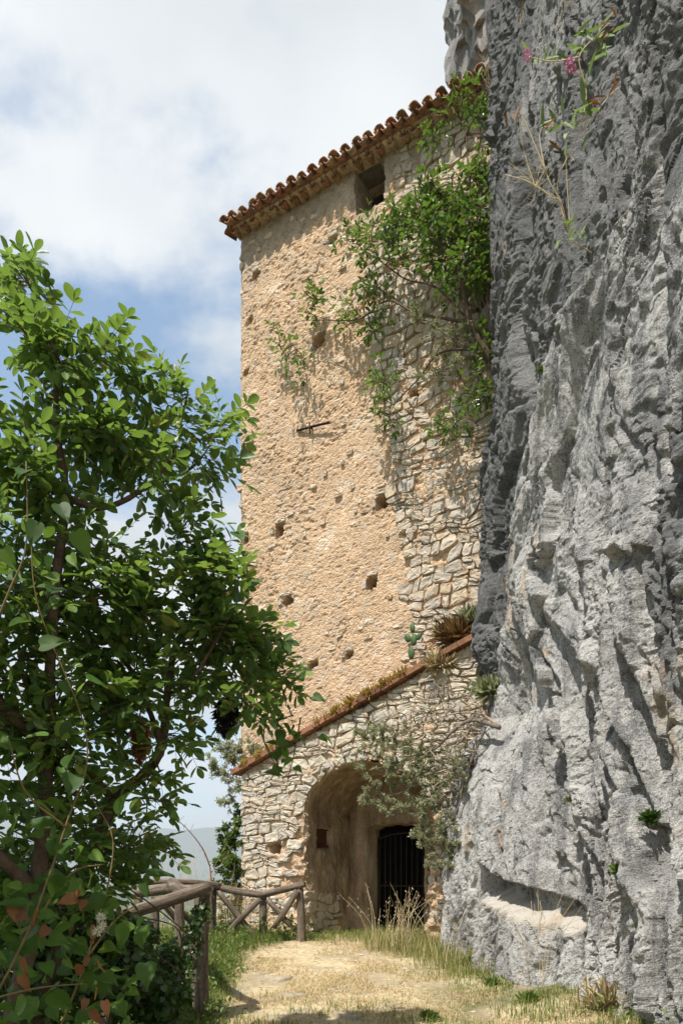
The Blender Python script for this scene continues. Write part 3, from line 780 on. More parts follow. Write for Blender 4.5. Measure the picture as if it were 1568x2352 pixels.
def courses(s0, s1, z0, z1, rs, hmin, hmax, wmin, wmax, tilt=0.0):
    """irregular rubble coursing: yields quads that share jittered corners"""
    z = z0; row = 0; out = []
    while z < z1:
        h = rs.uniform(hmin, hmax)
        cuts = [s0 - rs.uniform(0, wmax)]
        while cuts[-1] < s1:
            cuts.append(cuts[-1] + rs.uniform(wmin, wmax) * (0.7 + 0.5 * h / hmax))
        wob = lambda s, zz: zz + 0.035 * math.sin(s * 5.1 + zz * 9.0) + 0.028 * math.sin(s * 11.3 + zz * 4.0) + tilt * s
        lean_ = [rs.normal(0, 0.022) for _ in cuts]
        for i in range(len(cuts) - 1):
            a, b_ = cuts[i], cuts[i + 1]
            la, lb = lean_[i], lean_[i + 1]
            if rs.random() < 0.16 and h > hmin * 1.3:      # two thin stones instead of one
                m = rs.uniform(0.4, 0.6)
                for f0, f1 in ((0, m), (m, 1)):
                    out.append([(a - la * (1 - 2 * f0), wob(a, z + h * f0)), (b_ - lb * (1 - 2 * f0), wob(b_, z + h * f0)), (b_ - lb * (1 - 2 * f1), wob(b_, z + h * f1)), (a - la * (1 - 2 * f1), wob(a, z + h * f1))])
            else:
                out.append([(a - la, wob(a, z)), (b_ - lb, wob(b_, z)), (b_ + lb, wob(b_, z + h)), (a + la, wob(a, z + h))])
        z += h; row += 1
    return out

rs = np.random.default_rng(31)
stones = []
def blocked(c, pad=0.03):
    for (s0, z0_, hw_, hz_) in hole_sz:
        if abs(c[0] - s0) < hw_ + pad and abs(c[1] - z0_) < hz_ + pad:
            return True
    for (s0, s1, z0_, z1_) in WIN:
        if s0 - pad < c[0] < s1 + pad and z0_ - pad < c[1] < z1_ + pad:
            return True
    return False
for q in courses(0.2, 2.6, 2.6, EAVE - 0.12, rs, 0.07, 0.185, 0.08, 0.27):
    c = np.mean(q, 0)
    r_ = float(rub_mask(c[0], c[1]))
    if r_ < 0.55 or blocked(c) or rs.random() < 0.06:
        continue
    V_, F_ = stone_geom(round_poly(q, rs, gap=0.003, power=0.48), rs.uniform(-0.004, 0.026), -0.07, rs)
    stones.append((np.linalg.norm(np.array(q[2]) - np.array(q[0])), V_, F_, c))
# stones that show through the render, and quoins on the worn corner
chips = []
for _ in range(900):
    s0 = rs.uniform(SL + 0.05, 1.3); z0_ = rs.uniform(2.9, EAVE - 0.15)
    if float(rub_mask(s0, z0_)) > 0.4 or blocked((s0, z0_), 0.12):
        continue
    dens = 0.10 + 0.35 * float(smooth(9.0, 10.5, z0_)) + 0.55 * float(smooth(0.0, 0.5, fbm(s0 / 0.7, z0_ / 0.7, seed=301, octaves=2))) + 0.5 * float(smooth(4.4, 3.2, z0_)) + 0.35 * float(smooth(-0.6, 0.6, s0) * smooth(8.5, 9.5, z0_)) + 0.4 * float(smooth(SL + 0.45, SL + 0.1, s0) * smooth(7.5, 8.5, z0_))
    if rs.random() > dens:
        continue
    w, h = rs.uniform(0.07, 0.20), rs.uniform(0.05, 0.13)
    if any(abs(s0 - t[3][0]) < 0.15 and abs(z0_ - t[3][1]) < 0.11 for t in chips):
        continue
    q = [(s0 - w / 2, z0_ - h / 2), (s0 + w / 2, z0_ - h / 2 + rs.normal(0, 0.015)), (s0 + w / 2, z0_ + h / 2), (s0 - w / 2, z0_ + h / 2 + rs.normal(0, 0.02))]
    V_, F_ = stone_geom(round_poly(q, rs, 9, 0.0, 0.5), rs.uniform(0.000, 0.014), -0.07, rs)
    chips.append((max(w, h), V_, F_, (s0, z0_)))
# slabs that roof or flank the putlog holes
for (s0, z0_, hw_, hz_) in hole_sz:
    for (ds, dz_, w, h) in ((rs.uniform(-0.3, 0.3) * hw_, hz_ + 0.05, hw_ * 2.5, 0.085), (-hw_ - 0.045, rs.uniform(-0.2, 0.2) * hz_, 0.08, hz_ * 1.6)):
        q = [(s0 + ds - w / 2, z0_ + dz_ - h / 2), (s0 + ds + w / 2, z0_ + dz_ - h / 2), (s0 + ds + w * 0.42, z0_ + dz_ + h / 2), (s0 + ds - w * 0.45, z0_ + dz_ + h / 2)]
        V_, F_ = stone_geom(round_poly(q, rs, 10, 0.0, 0.5), rs.uniform(0.008, 0.03), -0.20, rs)
        stones.append((0.5, V_, F_, (s0 + ds, z0_ + dz_)))
def place_stones(lst, parent, mat, keep=300):
    lst = sorted(lst, key=lambda t: -t[0])
    for (_, V_, F_, c) in lst[:keep]:
        mb_ = MB(); mb_.add(V_, F_); mb_.build('stone', mat, parent, False)
    if len(lst) > keep:
        mb_ = MB()
        for (_, V_, F_, c) in lst[keep:]:
            mb_.add(V_, F_)
        o_ = mb_.build('small_stones', mat, parent, False); o_['kind'] = 'stuff'
    print('stones', parent.name, len(lst))
# rubble that shows: those in view come first
stones = [(a * (1.0 if c[0] < 2.35 and c[1] > 2.6 else 0.2), V_, F_, c) for (a, V_, F_, c) in stones]
place_stones(stones, tower, MAT['stone'], 180)
place_stones(chips, tower, MAT['chip_stone'], 115)

# ---- iron tie bar with its pin
s0, z0_ = on_wall(722, 984)
bar = MB()
sa, za_ = on_wall(686, 993); sb, zb_ = on_wall(761, 974)
bar.tube([wall_pt(sa, za_, 0.055), wall_pt((sa + sb) / 2, (za_ + zb_) / 2, 0.06), wall_pt(sb, zb_, 0.055)], 0.022, 4)
pin = MB(); pin.tube([wall_pt(s0 - .04, z0_ - 0.10, 0.07), wall_pt(s0 - .04, z0_ + 0.06, 0.085)], 0.014, 5)
pin.tube([wall_pt(s0 - .04, z0_, -0.05), wall_pt(s0 - .04, z0_, 0.08)], 0.014, 5)
tie = bar.build('tie_bar', MAT['iron'], tower, False)
pin.build('pin', MAT['iron'], tie)

# ---- tiled roof: two corbelled rows of canal tiles at the eaves
roof = MB()
slope = 0.30
rpts = [(SL - 0.06, EAVE + 0.10 - 0.22 * slope, 0.22), (SR, EAVE + 0.10 - 0.22 * slope, 0.22), (SR, EAVE + 0.10 + 4.6 * slope, -4.6), (SL - 0.06, EAVE + 0.10 + 4.6 * slope, -4.6)]
top = [wall_pt(p[0], p[1] + 0.05, p[2]) for p in rpts]; bot = [wall_pt(p[0], p[1], p[2]) for p in rpts]
roof.add(top + bot, [[0, 1, 2, 3], [7, 6, 5, 4], [0, 4, 5, 1], [1, 5, 6, 2], [2, 6, 7, 3], [3, 7, 4, 0]])
roof_o = roof.build('roof', MAT['tile'], tower, False)
def tile_geom(s, z, d0, length, r, up, rs, thick=0.016):
    """half-round clay tile, mouth at depth d0 in front of the wall, running back and up"""
    na = 7; V_ = []; F_ = []
    yaw = rs.normal(0, 0.05); roll = rs.normal(0, 0.07); dz_ = rs.normal(0, 0.006)
    for k, (t, rr) in enumerate(((0, r), (1, r * 0.86))):
        for j, rad_ in enumerate((rr, rr - thick)):
            for i in range(na):
                a = math.pi * i / (na - 1) + roll
                ss_ = s + rad_ * math.cos(a) + yaw * length * t
                hh2 = rad_ * math.sin(a) * up
                d = d0 - length * t
                V_.append(wall_pt(ss_, z + dz_ + hh2 + slope * length * t, d))
    idx = lambda k, j, i: (k * 2 + j) * na + i
    for i in range(na - 1):
        F_.append([idx(0, 0, i), idx(1, 0, i), idx(1, 0, i + 1), idx(0, 0, i + 1)])
        F_.append([idx(0, 1, i), idx(0, 1, i + 1), idx(1, 1, i + 1), idx(1, 1, i)])
        F_.append([idx(0, 0, i), idx(0, 0, i + 1), idx(0, 1, i + 1), idx(0, 1, i)])
        F_.append([idx(1, 0, i), idx(1, 1, i), idx(1, 1, i + 1), idx(1, 0, i + 1)])
    for i in (0, na - 1):
        F_.append([idx(0, 0, i), idx(0, 1, i), idx(1, 1, i), idx(1, 0, i)])
    return np.array(V_), np.array(F_)
rs = np.random.default_rng(77)
PITCH = 0.196
n_t = 0
s = SL - 0.05
while s < 2.55:
    for (ds, zz, dd, L, r, up) in ((0.0, EAVE + 0.070, 0.36, 0.55, 0.078, 1), (PITCH / 2, EAVE + 0.066, 0.345, 0.55, 0.075, -1),
                                   (0.02, EAVE - 0.030, 0.20, 0.30, 0.082, 1), (PITCH / 2 + 0.02, EAVE - 0.010, 0.175, 0.28, 0.072, -1)):
        V_, F_ = tile_geom(s + ds + rs.normal(0, 0.008), zz, dd + rs.normal(0, 0.015), L, r, up, rs)
        mb_ = MB(); mb_.add(V_, F_); mb_.build('tile', MAT['tile'], roof_o); n_t += 1
    s += PITCH * rs.uniform(0.96, 1.04)
# second tile of each cover row, and the verge tiles at the left end
s = SL - 0.10
for k in range(4):
    V_, F_ = tile_geom(SL - 0.08 + rs.normal(0, 0.01), EAVE + 0.14 + 0.34 * slope * (k + 1), 0.42 - 0.36 * (k + 1), 0.46, 0.105, 1, rs)
    mb_ = MB(); mb_.add(V_, F_); mb_.build('tile', MAT['tile'], roof_o)
bed = MB()      # mortar bed between the two tile rows
bed.box(wall_pt((SL + 2.5) / 2, EAVE + 0.045, 0.06), (TR, TN, UP), ((2.5 - SL) / 2, 0.13, 0.045))
bed.build('mortar_bed', MAT['plaster'], roof_o, False)
# timber lintel ends and bricks over the high window
wb = MB(); (s0, s1, z0_, z1_) = WIN[0]
wb.box(wall_pt((s0 + s1) / 2, z1_ + 0.035, -0.22), (TR, TN, UP), ((s1 - s0) / 2 + 0.12, 0.17, 0.04))
sh_ = MB(); sh_.box(wall_pt((s0 + s1) / 2, (z0_ + z1_) / 2, -0.54), (TR, TN, UP), ((s1 - s0) / 2 + 0.06, 0.015, (z1_ - z0_) / 2 + 0.06)); sh_.build('dark_panel', MAT['dark'], tower, False)  # near-black panel added behind the opening so the window reads as dark inside
wb.build('lintel', MAT['grey_bark'], tower, False)
for (s0, s1, z0_, z1_) in WIN[:1]:
    for k, (a, z) in enumerate(((s0 - 0.10, z1_ + 0.10), (s0 + 0.12, z1_ + 0.135), (s0 + 0.34, z1_ + 0.12), (s1 + 0.06, z1_ + 0.09))):
        q = [(a - 0.11, z - 0.055), (a + 0.11, z - 0.05), (a + 0.10, z + 0.06), (a - 0.10, z + 0.055)]
        V_, F_ = stone_geom(round_poly(q, rs, 10, 0.0, 0.5), 0.05, -0.2, rs)
        mb_ = MB(); mb_.add(V_, F_); mb_.build('stone', MAT['stone'], tower)

# ------------------------------------------------------------------ entrance building (lean-to in front of the tower)
AD = 0.80
annex = empty('entrance_building', wall_pt(-0.5, 0.2, AD))
tag(annex, 'low pale rubble lean-to with arched entrance at the tower foot', 'building')
AL = on_wall(553, 1900, AD)[0]; AR = 3.0
tp = [on_wall(u, v, AD) for u, v in ((553, 1778), (640, 1728), (740, 1672), (850, 1612), (950, 1556), (1060, 1494), (1140, 1450))]
def a_top(s):
    return np.interp(s, [t[0] for t in tp], [t[1] for t in tp]) + 0.0
a0, _ = on_wall(700, 2000, AD); a1, _ = on_wall(978, 2000, AD)
z_spr = on_wall(700, 1868, AD)[1]; z_apx = on_wall(815, 1752, AD)[1]
ac = (a0 + a1) / 2; aw = (a1 - a0) / 2
def in_arch(s, z, grow=0.0):
    w = aw + grow; h = z_apx - z_spr + grow
    x = (np.asarray(s) - ac) / w
    return (abs(x) < 1) & (z < z_spr + h * np.sqrt(np.clip(1 - x * x, 0, 1)))
bs = np.arange(AL, AR, 0.0195); bz = np.arange(-0.8, 4.6, 0.0195)
BS, BZ = np.meshgrid(bs, bz)
jag = 0.028 * fbm(BS / 0.10, BZ / 0.09, seed=331, octaves=2)
DB = AD + 0.025 * fbm(BS / 0.6, BZ / 0.6, seed=341, octaves=2) + 0.020 * fbm(BS / 0.09, BZ / 0.07, seed=345, octaves=3, gain=0.6) - 0.03
DB += 0.06 * smooth(1.2, 0.2, BZ) + 0.05 * smooth(a0 - 0.6, a0 - 0.1, BS) * smooth(1.7, 1.3, BZ) * fbm(BS / 0.15, BZ / 0.10, seed=349, octaves=3)
DB -= 0.06 * smooth(0.07, 0.0, BS - AL) ** 2
s0, z0_ = on_wall(627, 1950, AD)
DB -= 0.22 * smooth(0.10, 0.06, np.hypot((BS - s0) * 0.9, BZ - z0_) + 0.02 * fbm(BS / 0.06, BZ / 0.06, seed=351, octaves=2))
ANX_HOLE = (s0, z0_)
Vb = wall_pt(BS, BZ, DB).reshape(-1, 3)
keepv = (BZ < a_top(BS) + 0.02) & ~in_arch(BS + jag, BZ + jag)
Fb = grid_faces(len(bz), len(bs)); kf = keepv.ravel()[Fb].all(1)
Vc, Fc, Ac = compact(Vb, Fb[kf], {'rub': 0.75 * smooth(-0.2, 0.4, 0.35 + fbm(BS / 0.3, BZ / 0.3, seed=353, octaves=2)), 'grey': np.zeros(BS.size), 'passage_shade': np.zeros(BS.size)})
mesh_np('wall', Vc, Fc, MAT['plaster'], annex, attrs=Ac)
# side and roof slab
sb_ = MB()
sb_.add([wall_pt(AL + .015, -2.0, AD - 0.05), wall_pt(AL + .015, -2.0, -0.5), wall_pt(AL + .015, float(a_top(AL)), -0.5), wall_pt(AL + .015, float(a_top(AL)), AD - 0.05)], [[0, 1, 2, 3]])
sb_.build('side_wall', MAT['plaster'], annex, False)
rr_ = MB()
ss_ = np.linspace(AL - 0.10, AR, 14)
for a, b_ in zip(ss_[:-1], ss_[1:]):
    za_, zb_ = float(a_top(a)) + 0.02, float(a_top(b_)) + 0.02
    rr_.add([wall_pt(a, za_, AD - 0.04), wall_pt(b_, zb_, AD - 0.04), wall_pt(b_, zb_, -0.06), wall_pt(a, za_, -0.06),
             wall_pt(a, za_ + .06, AD - 0.04), wall_pt(b_, zb_ + .06, AD - 0.04), wall_pt(b_, zb_ + .06, -0.06), wall_pt(a, za_ + .06, -0.06)],
            [[3, 2, 1, 0], [4, 5, 6, 7], [0, 1, 5, 4]])
aroof = rr_.build('roof', MAT['brick'], annex, False)
# brick coping slabs along the sloping edge
rs = np.random.default_rng(91)
s = AL - 0.12
while s < 2.4:
    L = rs.uniform(0.30, 0.44)
    e = s + L - 0.012
    za_, zb_ = np.interp([s, e], [t[0] for t in tp], [t[1] for t in tp])
    if s < tp[0][0]:
        za_ = tp[0][1] - (tp[0][0] - s) * (tp[1][1] - tp[0][1]) / (tp[1][0] - tp[0][0])
    za_ += rs.normal(0, 0.006); zb_ += rs.normal(0, 0.006)
    c = wall_pt((s + e) / 2, (za_ + zb_) / 2 + 0.06, AD - 0.02)
    ax = TR * (e - s) + UP * (zb_ - za_); half = np.linalg.norm(ax) / 2; ax /= 2 * half
    nb = np.cross(TN, ax); nb = nb if nb[2] > 0 else -nb
    mb_ = MB(); mb_.box(c, (ax, TN, nb), (half, 0.12 + rs.uniform(0, 0.015), 0.036))
    cb = mb_.build('coping_brick', MAT['brick'], aroof, False)
    s += L
# stones of the front
rs = np.random.default_rng(43)
ast = []
for q in courses(AL, 2.6, 0.15, 4.5, rs, 0.065, 0.165, 0.09, 0.30):
    q = [(max(p[0], AL + 0.004), p[1]) for p in q]
    if q[1][0] - q[0][0] < 0.05:
        continue
    c = np.mean(q, 0); corners = np.array(q)
    if c[1] > a_top(c[0]) - 0.04 or in_arch(c[0], c[1], 0.05):
        continue
    if in_arch(corners[:, 0], corners[:, 1], 0.0).any():
        continue
    q = [(p[0], min(p[1], float(a_top(p[0])) - 0.005)) for p in q]
    bare = (c[0] > a0 - 0.55 and c[0] < a0 and c[1] < 1.55) or c[1] < 0.62
    if bare and rs.random() < 0.62:
        continue
    if np.hypot(c[0] - ANX_HOLE[0], c[1] - ANX_HOLE[1]) < 0.13:
        continue
    fr = AD + rs.uniform(0.020, 0.050)
    V_, F_ = stone_geom(round_poly(q, rs, gap=0.003, power=0.42), rs.uniform(0.006, 0.035), -0.06, rs, pt=lambda s, z, d: wall_pt(s, z, np.asarray(d) + AD))
    ast.append((np.linalg.norm(np.array(q[2]) - np.array(q[0])) * (1.0 if c[0] < a0 + 0.4 or c[1] > 1.6 else 0.6), V_, F_, c))
# ring of small wedge stones round the arch
na_ = 17
for k in range(na_):
    t0, t1 = math.pi * k / na_, math.pi * (k + 0.93) / na_
    ri, ro = 0.015, rs.uniform(0.15, 0.24)
    q = []
    for t, g in ((t1, ri), (t0, ri), (t0, ro), (t1, ro)):
        q.append((ac + (aw + g) * math.cos(t), z_spr + (z_apx - z_spr + g) * math.sin(t)))
    V_, F_ = stone_geom(round_poly(q, rs, gap=0.004, power=0.45), rs.uniform(0.005, 0.025), -0.10, rs, pt=lambda s, z, d: wall_pt(s, z, np.asarray(d) + AD))
    ast.append((0.4, V_, F_, np.mean(q, 0)))
place_stones(ast, annex, MAT['annex_stone'])

# ---- arched passage: reveal, back wall with doorway, dark room, gate, small cupboard
PD = 1.35
depth = np.linspace(0.0, PD, 60)
prof = []
zb0 = -0.5
for z in np.arange(zb0, z_spr, 0.03):
    prof.append((a0, z, -1.0, 0.0))
for t in np.linspace(math.pi, 0, 80):
    prof.append((ac + aw * math.cos(t), z_spr + (z_apx - z_spr) * math.sin(t), math.cos(t), math.sin(t)))
for z in np.arange(z_spr, zb0, -0.03):
    prof.append((a1, z, 1.0, 0.0))
prof = np.array(prof)
PS = np.repeat(prof[:, None, :], len(depth), 1); DD = np.repeat(depth[None, :], len(prof), 0)
arc = np.cumsum(np.r_[0, np.hypot(np.diff(prof[:, 0]), np.diff(prof[:, 1]))]); AR_ = np.repeat(arc[:, None], len(depth), 1)
amp = 0.022 * fbm(AR_ / 0.25, DD / 0.25, seed=401, octaves=3) + 0.012 * fbm(AR_ / 0.06, DD / 0.06, seed=405, octaves=2)
amp = amp + 0.03 * smooth(0.10, 0.0, DD) * (1 + fbm(AR_ / 0.1, 0 * AR_, seed=409, octaves=2))
# cupboard recess on the left side of the passage
nz0, nz1, nd0, nd1 = 1.66, 1.96, 0.34, 0.80
cup = (PS[..., 2] < -0.9) & (PS[..., 1] > nz0) & (PS[..., 1] < nz1) & (DD > nd0) & (DD < nd1)
amp = amp + np.where(cup, 0.16, 0.0)
SS = PS[..., 0] + PS[..., 2] * amp; ZZ = PS[..., 1] + PS[..., 3] * amp
Vr = wall_pt(SS, ZZ, AD - 0.005 - DD).reshape(-1, 3)
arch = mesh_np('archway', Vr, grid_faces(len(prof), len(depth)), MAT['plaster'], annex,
               attrs={'rub': 0.35 * smooth(0.9, 0.4, ZZ), 'grey': 0.1 * np.ones(SS.size), 'passage_shade': 0.9 * smooth(0.0, 0.12, DD) * np.ones(SS.shape)})  # colour darkens behind the front edge to stand for the passage's shade
rs = np.random.default_rng(59)
for q in courses(0.06, 1.0, 0.25, 0.95, rs, 0.10, 0.20, 0.12, 0.32):          # footing stones along the left side of the passage
    c = np.mean(q, 0)
    if not (0.10 < c[0] < 0.95) or rs.random() < 0.2:
        continue
    V_, F_ = stone_geom(round_poly(q, rs, gap=0.004, power=0.48), rs.uniform(0.015, 0.04), -0.05, rs, pt=lambda s, z, d: wall_pt(a0 + np.asarray(d), z, AD - np.asarray(s)))
    mb_ = MB(); mb_.add(V_, F_); mb_.build('stone', MAT['stone'], arch, False)
cpn = MB(); cpn.box(wall_pt(a0 - 0.13, (nz0 + nz1) / 2, AD - (nd0 + nd1) / 2), (TR, TN, UP), (0.012, (nd1 - nd0) / 2 - 0.01, (nz1 - nz0) / 2 - 0.012))
cpo = cpn.build('cupboard_door', MAT['rust'], annex, False)
fr_ = MB()
for dz_ in (-1, 1):
    fr_.box(wall_pt(a0 - 0.10, (nz0 + nz1) / 2 + dz_ * ((nz1 - nz0) / 2 - 0.02), AD - (nd0 + nd1) / 2), (TR, TN, UP), (0.02, (nd1 - nd0) / 2 - 0.012, 0.018))
fr_.build('frame', MAT['rust'], cpo, False)
# back wall
BD = AD - PD + 0.03
d0, _ = on_wall(846, 2000, BD); d1, _ = on_wall(972, 2000, BD); dtop = on_wall(880, 1893, BD)[1]
ks = np.arange(a0 - 0.15, a1 + 0.15, 0.02); kz = np.arange(zb0, z_apx + 0.1, 0.02)
KS, KZ = np.meshgrid(ks, kz)
door = (KS > d0) & (KS < d1) & (KZ < dtop - 0.07 * ((KS - (d0 + d1) / 2) / ((d1 - d0) / 2)) ** 8 + 0.015 * fbm(KS / 0.1, KZ / 0.1, seed=421, octaves=2))
DK = BD + 0.02 * fbm(KS / 0.3, KZ / 0.3, seed=425, octaves=3) + 0.008 * fbm(KS / 0.06, KZ / 0.06, seed=427, octaves=2)
DK = np.where(door, BD - 0.38, DK)
Vk = wall_pt(KS, KZ, DK).reshape(-1, 3); Fk = grid_faces(len(kz), len(ks))
kk = ~door.ravel()[Fk].all(1)
Vc, Fc, Ac = compact(Vk, Fk[kk], {'rub': np.zeros(KS.size), 'grey': 0.1 * np.ones(KS.size), 'passage_shade': np.clip(0.95 - 0.7 * smooth(0.10, 0.0, abs(KS - d0 + 0.16 + 0.03 * fbm(KZ / .3, 0 * KZ, seed=429, octaves=2))) * smooth(0.75, 0.95, KZ), 0, 1)})
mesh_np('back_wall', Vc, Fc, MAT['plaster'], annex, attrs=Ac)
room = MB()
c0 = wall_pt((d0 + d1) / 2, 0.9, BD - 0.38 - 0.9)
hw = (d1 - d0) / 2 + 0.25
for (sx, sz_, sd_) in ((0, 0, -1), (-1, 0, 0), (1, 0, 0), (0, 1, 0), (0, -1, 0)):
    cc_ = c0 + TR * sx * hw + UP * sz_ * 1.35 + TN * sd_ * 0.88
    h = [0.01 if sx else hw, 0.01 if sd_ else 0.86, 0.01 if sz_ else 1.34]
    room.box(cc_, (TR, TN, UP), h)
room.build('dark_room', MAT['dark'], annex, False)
# iron gate inside the doorway
gate = empty('iron_gate', wall_pt((d0 + d1) / 2, 0.3, BD - 0.30))
tag(gate, 'dark barred iron gate closing the low doorway in the arch', 'gate')
gd = BD - 0.30
gtop = lambda s: dtop - 0.14 - 0.10 * ((s - (d0 + d1) / 2) / ((d1 - d0) / 2)) ** 2
for k in range(10):
    s = d0 + 0.05 + (d1 - d0 - 0.1) * k / 9
    mb_ = MB(); mb_.tube([wall_pt(s, 0.0, gd), wall_pt(s, float(gtop(s)), gd)], 0.010, 5); mb_.build('bar', MAT['iron'], gate)
for z in (0.45, 1.05, None):
    mb_ = MB()
    xs = np.linspace(d0 + 0.03, d1 - 0.03, 12)
    mb_.tube([wall_pt(x, z if z else float(gtop(x)), gd + 0.004) for x in xs], 0.014, 4); mb_.build('crossbar', MAT['iron'], gate)
for s in (d0 + 0.025, d1 - 0.025):
    mb_ = MB(); mb_.tube([wall_pt(s, 0.0, gd), wall_pt(s, dtop - 0.2, gd)], 0.02, 4); mb_.build('frame', MAT['iron'], gate)

# ================================================================== PLANTS
def nrm(a):
    a = np.asarray(a, float)
    return a / (np.linalg.norm(a, axis=-1, keepdims=True) + 1e-9)

def leaf_template(kind):
    """unit leaf: base at the origin, tip at +Y, width +-0.5 in X, blade folded along the rib"""
    if kind == 'oval':        # blunt leaflet, widest past the middle
        prof = [(0.12, 0.20), (0.36, 0.44), (0.62, 0.50), (0.86, 0.32)]
    elif kind == 'heart':     # broad base, drawn-out tip
        prof = [(-0.05, 0.20), (0.00, 0.38), (0.14, 0.50), (0.32, 0.50), (0.52, 0.38), (0.74, 0.20), (0.90, 0.07)]
    elif kind == 'lance':
        prof = [(0.30, 0.5), (0.70, 0.36)]
    V_ = [(0, 0, 0), (0, 0.5, -0.03), (0, 1, -0.05 if kind != 'heart' else -0.16)]
    nl = len(prof)
    for sx in (-1, 1):
        for (y, w) in prof:
            V_.append((sx * w, y, 0.10 * abs(w) * 2 - 0.05 * y))
    F_ = []
    for sdx in (0, 1):
        b0 = 3 + sdx * nl
        seq = [0] + [b0 + i for i in range(nl)] + [2]
        for i in range(len(seq) - 1):
            F_.append((seq[i], seq[i + 1], 1) if sdx else (seq[i + 1], seq[i], 1))
    return np.array(V_, float), np.array(F_)
LT = {k: leaf_template(k) for k in ('oval', 'heart', 'lance')}
LEAF_ME = {}
def leaf_me(kind, mat):
    if (kind, mat.name) not in LEAF_ME:
        me = bpy.data.meshes.new(kind + '_leaf')
        V_, F_ = LT[kind]
        me.from_pydata(V_.tolist(), [], F_.tolist()); me.materials.append(mat)
        me.polygons.foreach_set('use_smooth', np.full(len(F_), True, dtype=bool))
        LEAF_ME[(kind, mat.name)] = me
    return LEAF_ME[(kind, mat.name)]

def frames(d, n):
    d = nrm(d); n = np.asarray(n, float)
    x = nrm(np.cross(d, n)); n = np.cross(x, d)
    return x, d, n
def leaves_geom(base, d, n, L, W, kind):
    V_, F_ = LT[kind]
    x, y, z = frames(d, n)
    L = np.asarray(L)[:, None, None]; W = np.asarray(W)[:, None, None]
    VV = base[:, None, :] + V_[None, :, 0:1] * W * x[:, None, :] + V_[None, :, 1:2] * L * y[:, None, :] + V_[None, :, 2:3] * L * z[:, None, :]
    FF = F_[None] + (np.arange(len(base)) * len(V_))[:, None, None]
    return VV.reshape(-1, 3), FF.reshape(-1, 3)
def leaf_object(name, me, parent, base, d, n, L, W):
    x, y, z = frames(np.array([d]), np.array([n]))
    o_ = bpy.data.objects.new(name, me); COL.objects.link(o_); o_.parent = parent
    from mathutils import Matrix
    M_ = Matrix.Identity(4); pl = np.array(parent.location)
    for r_ in range(3):
        M_[r_][0] = float(x[0][r_] * W); M_[r_][1] = float(y[0][r_] * L); M_[r_][2] = float(z[0][r_] * L); M_[r_][3] = float(base[r_] - pl[r_])
    o_.matrix_basis = M_
    return o_

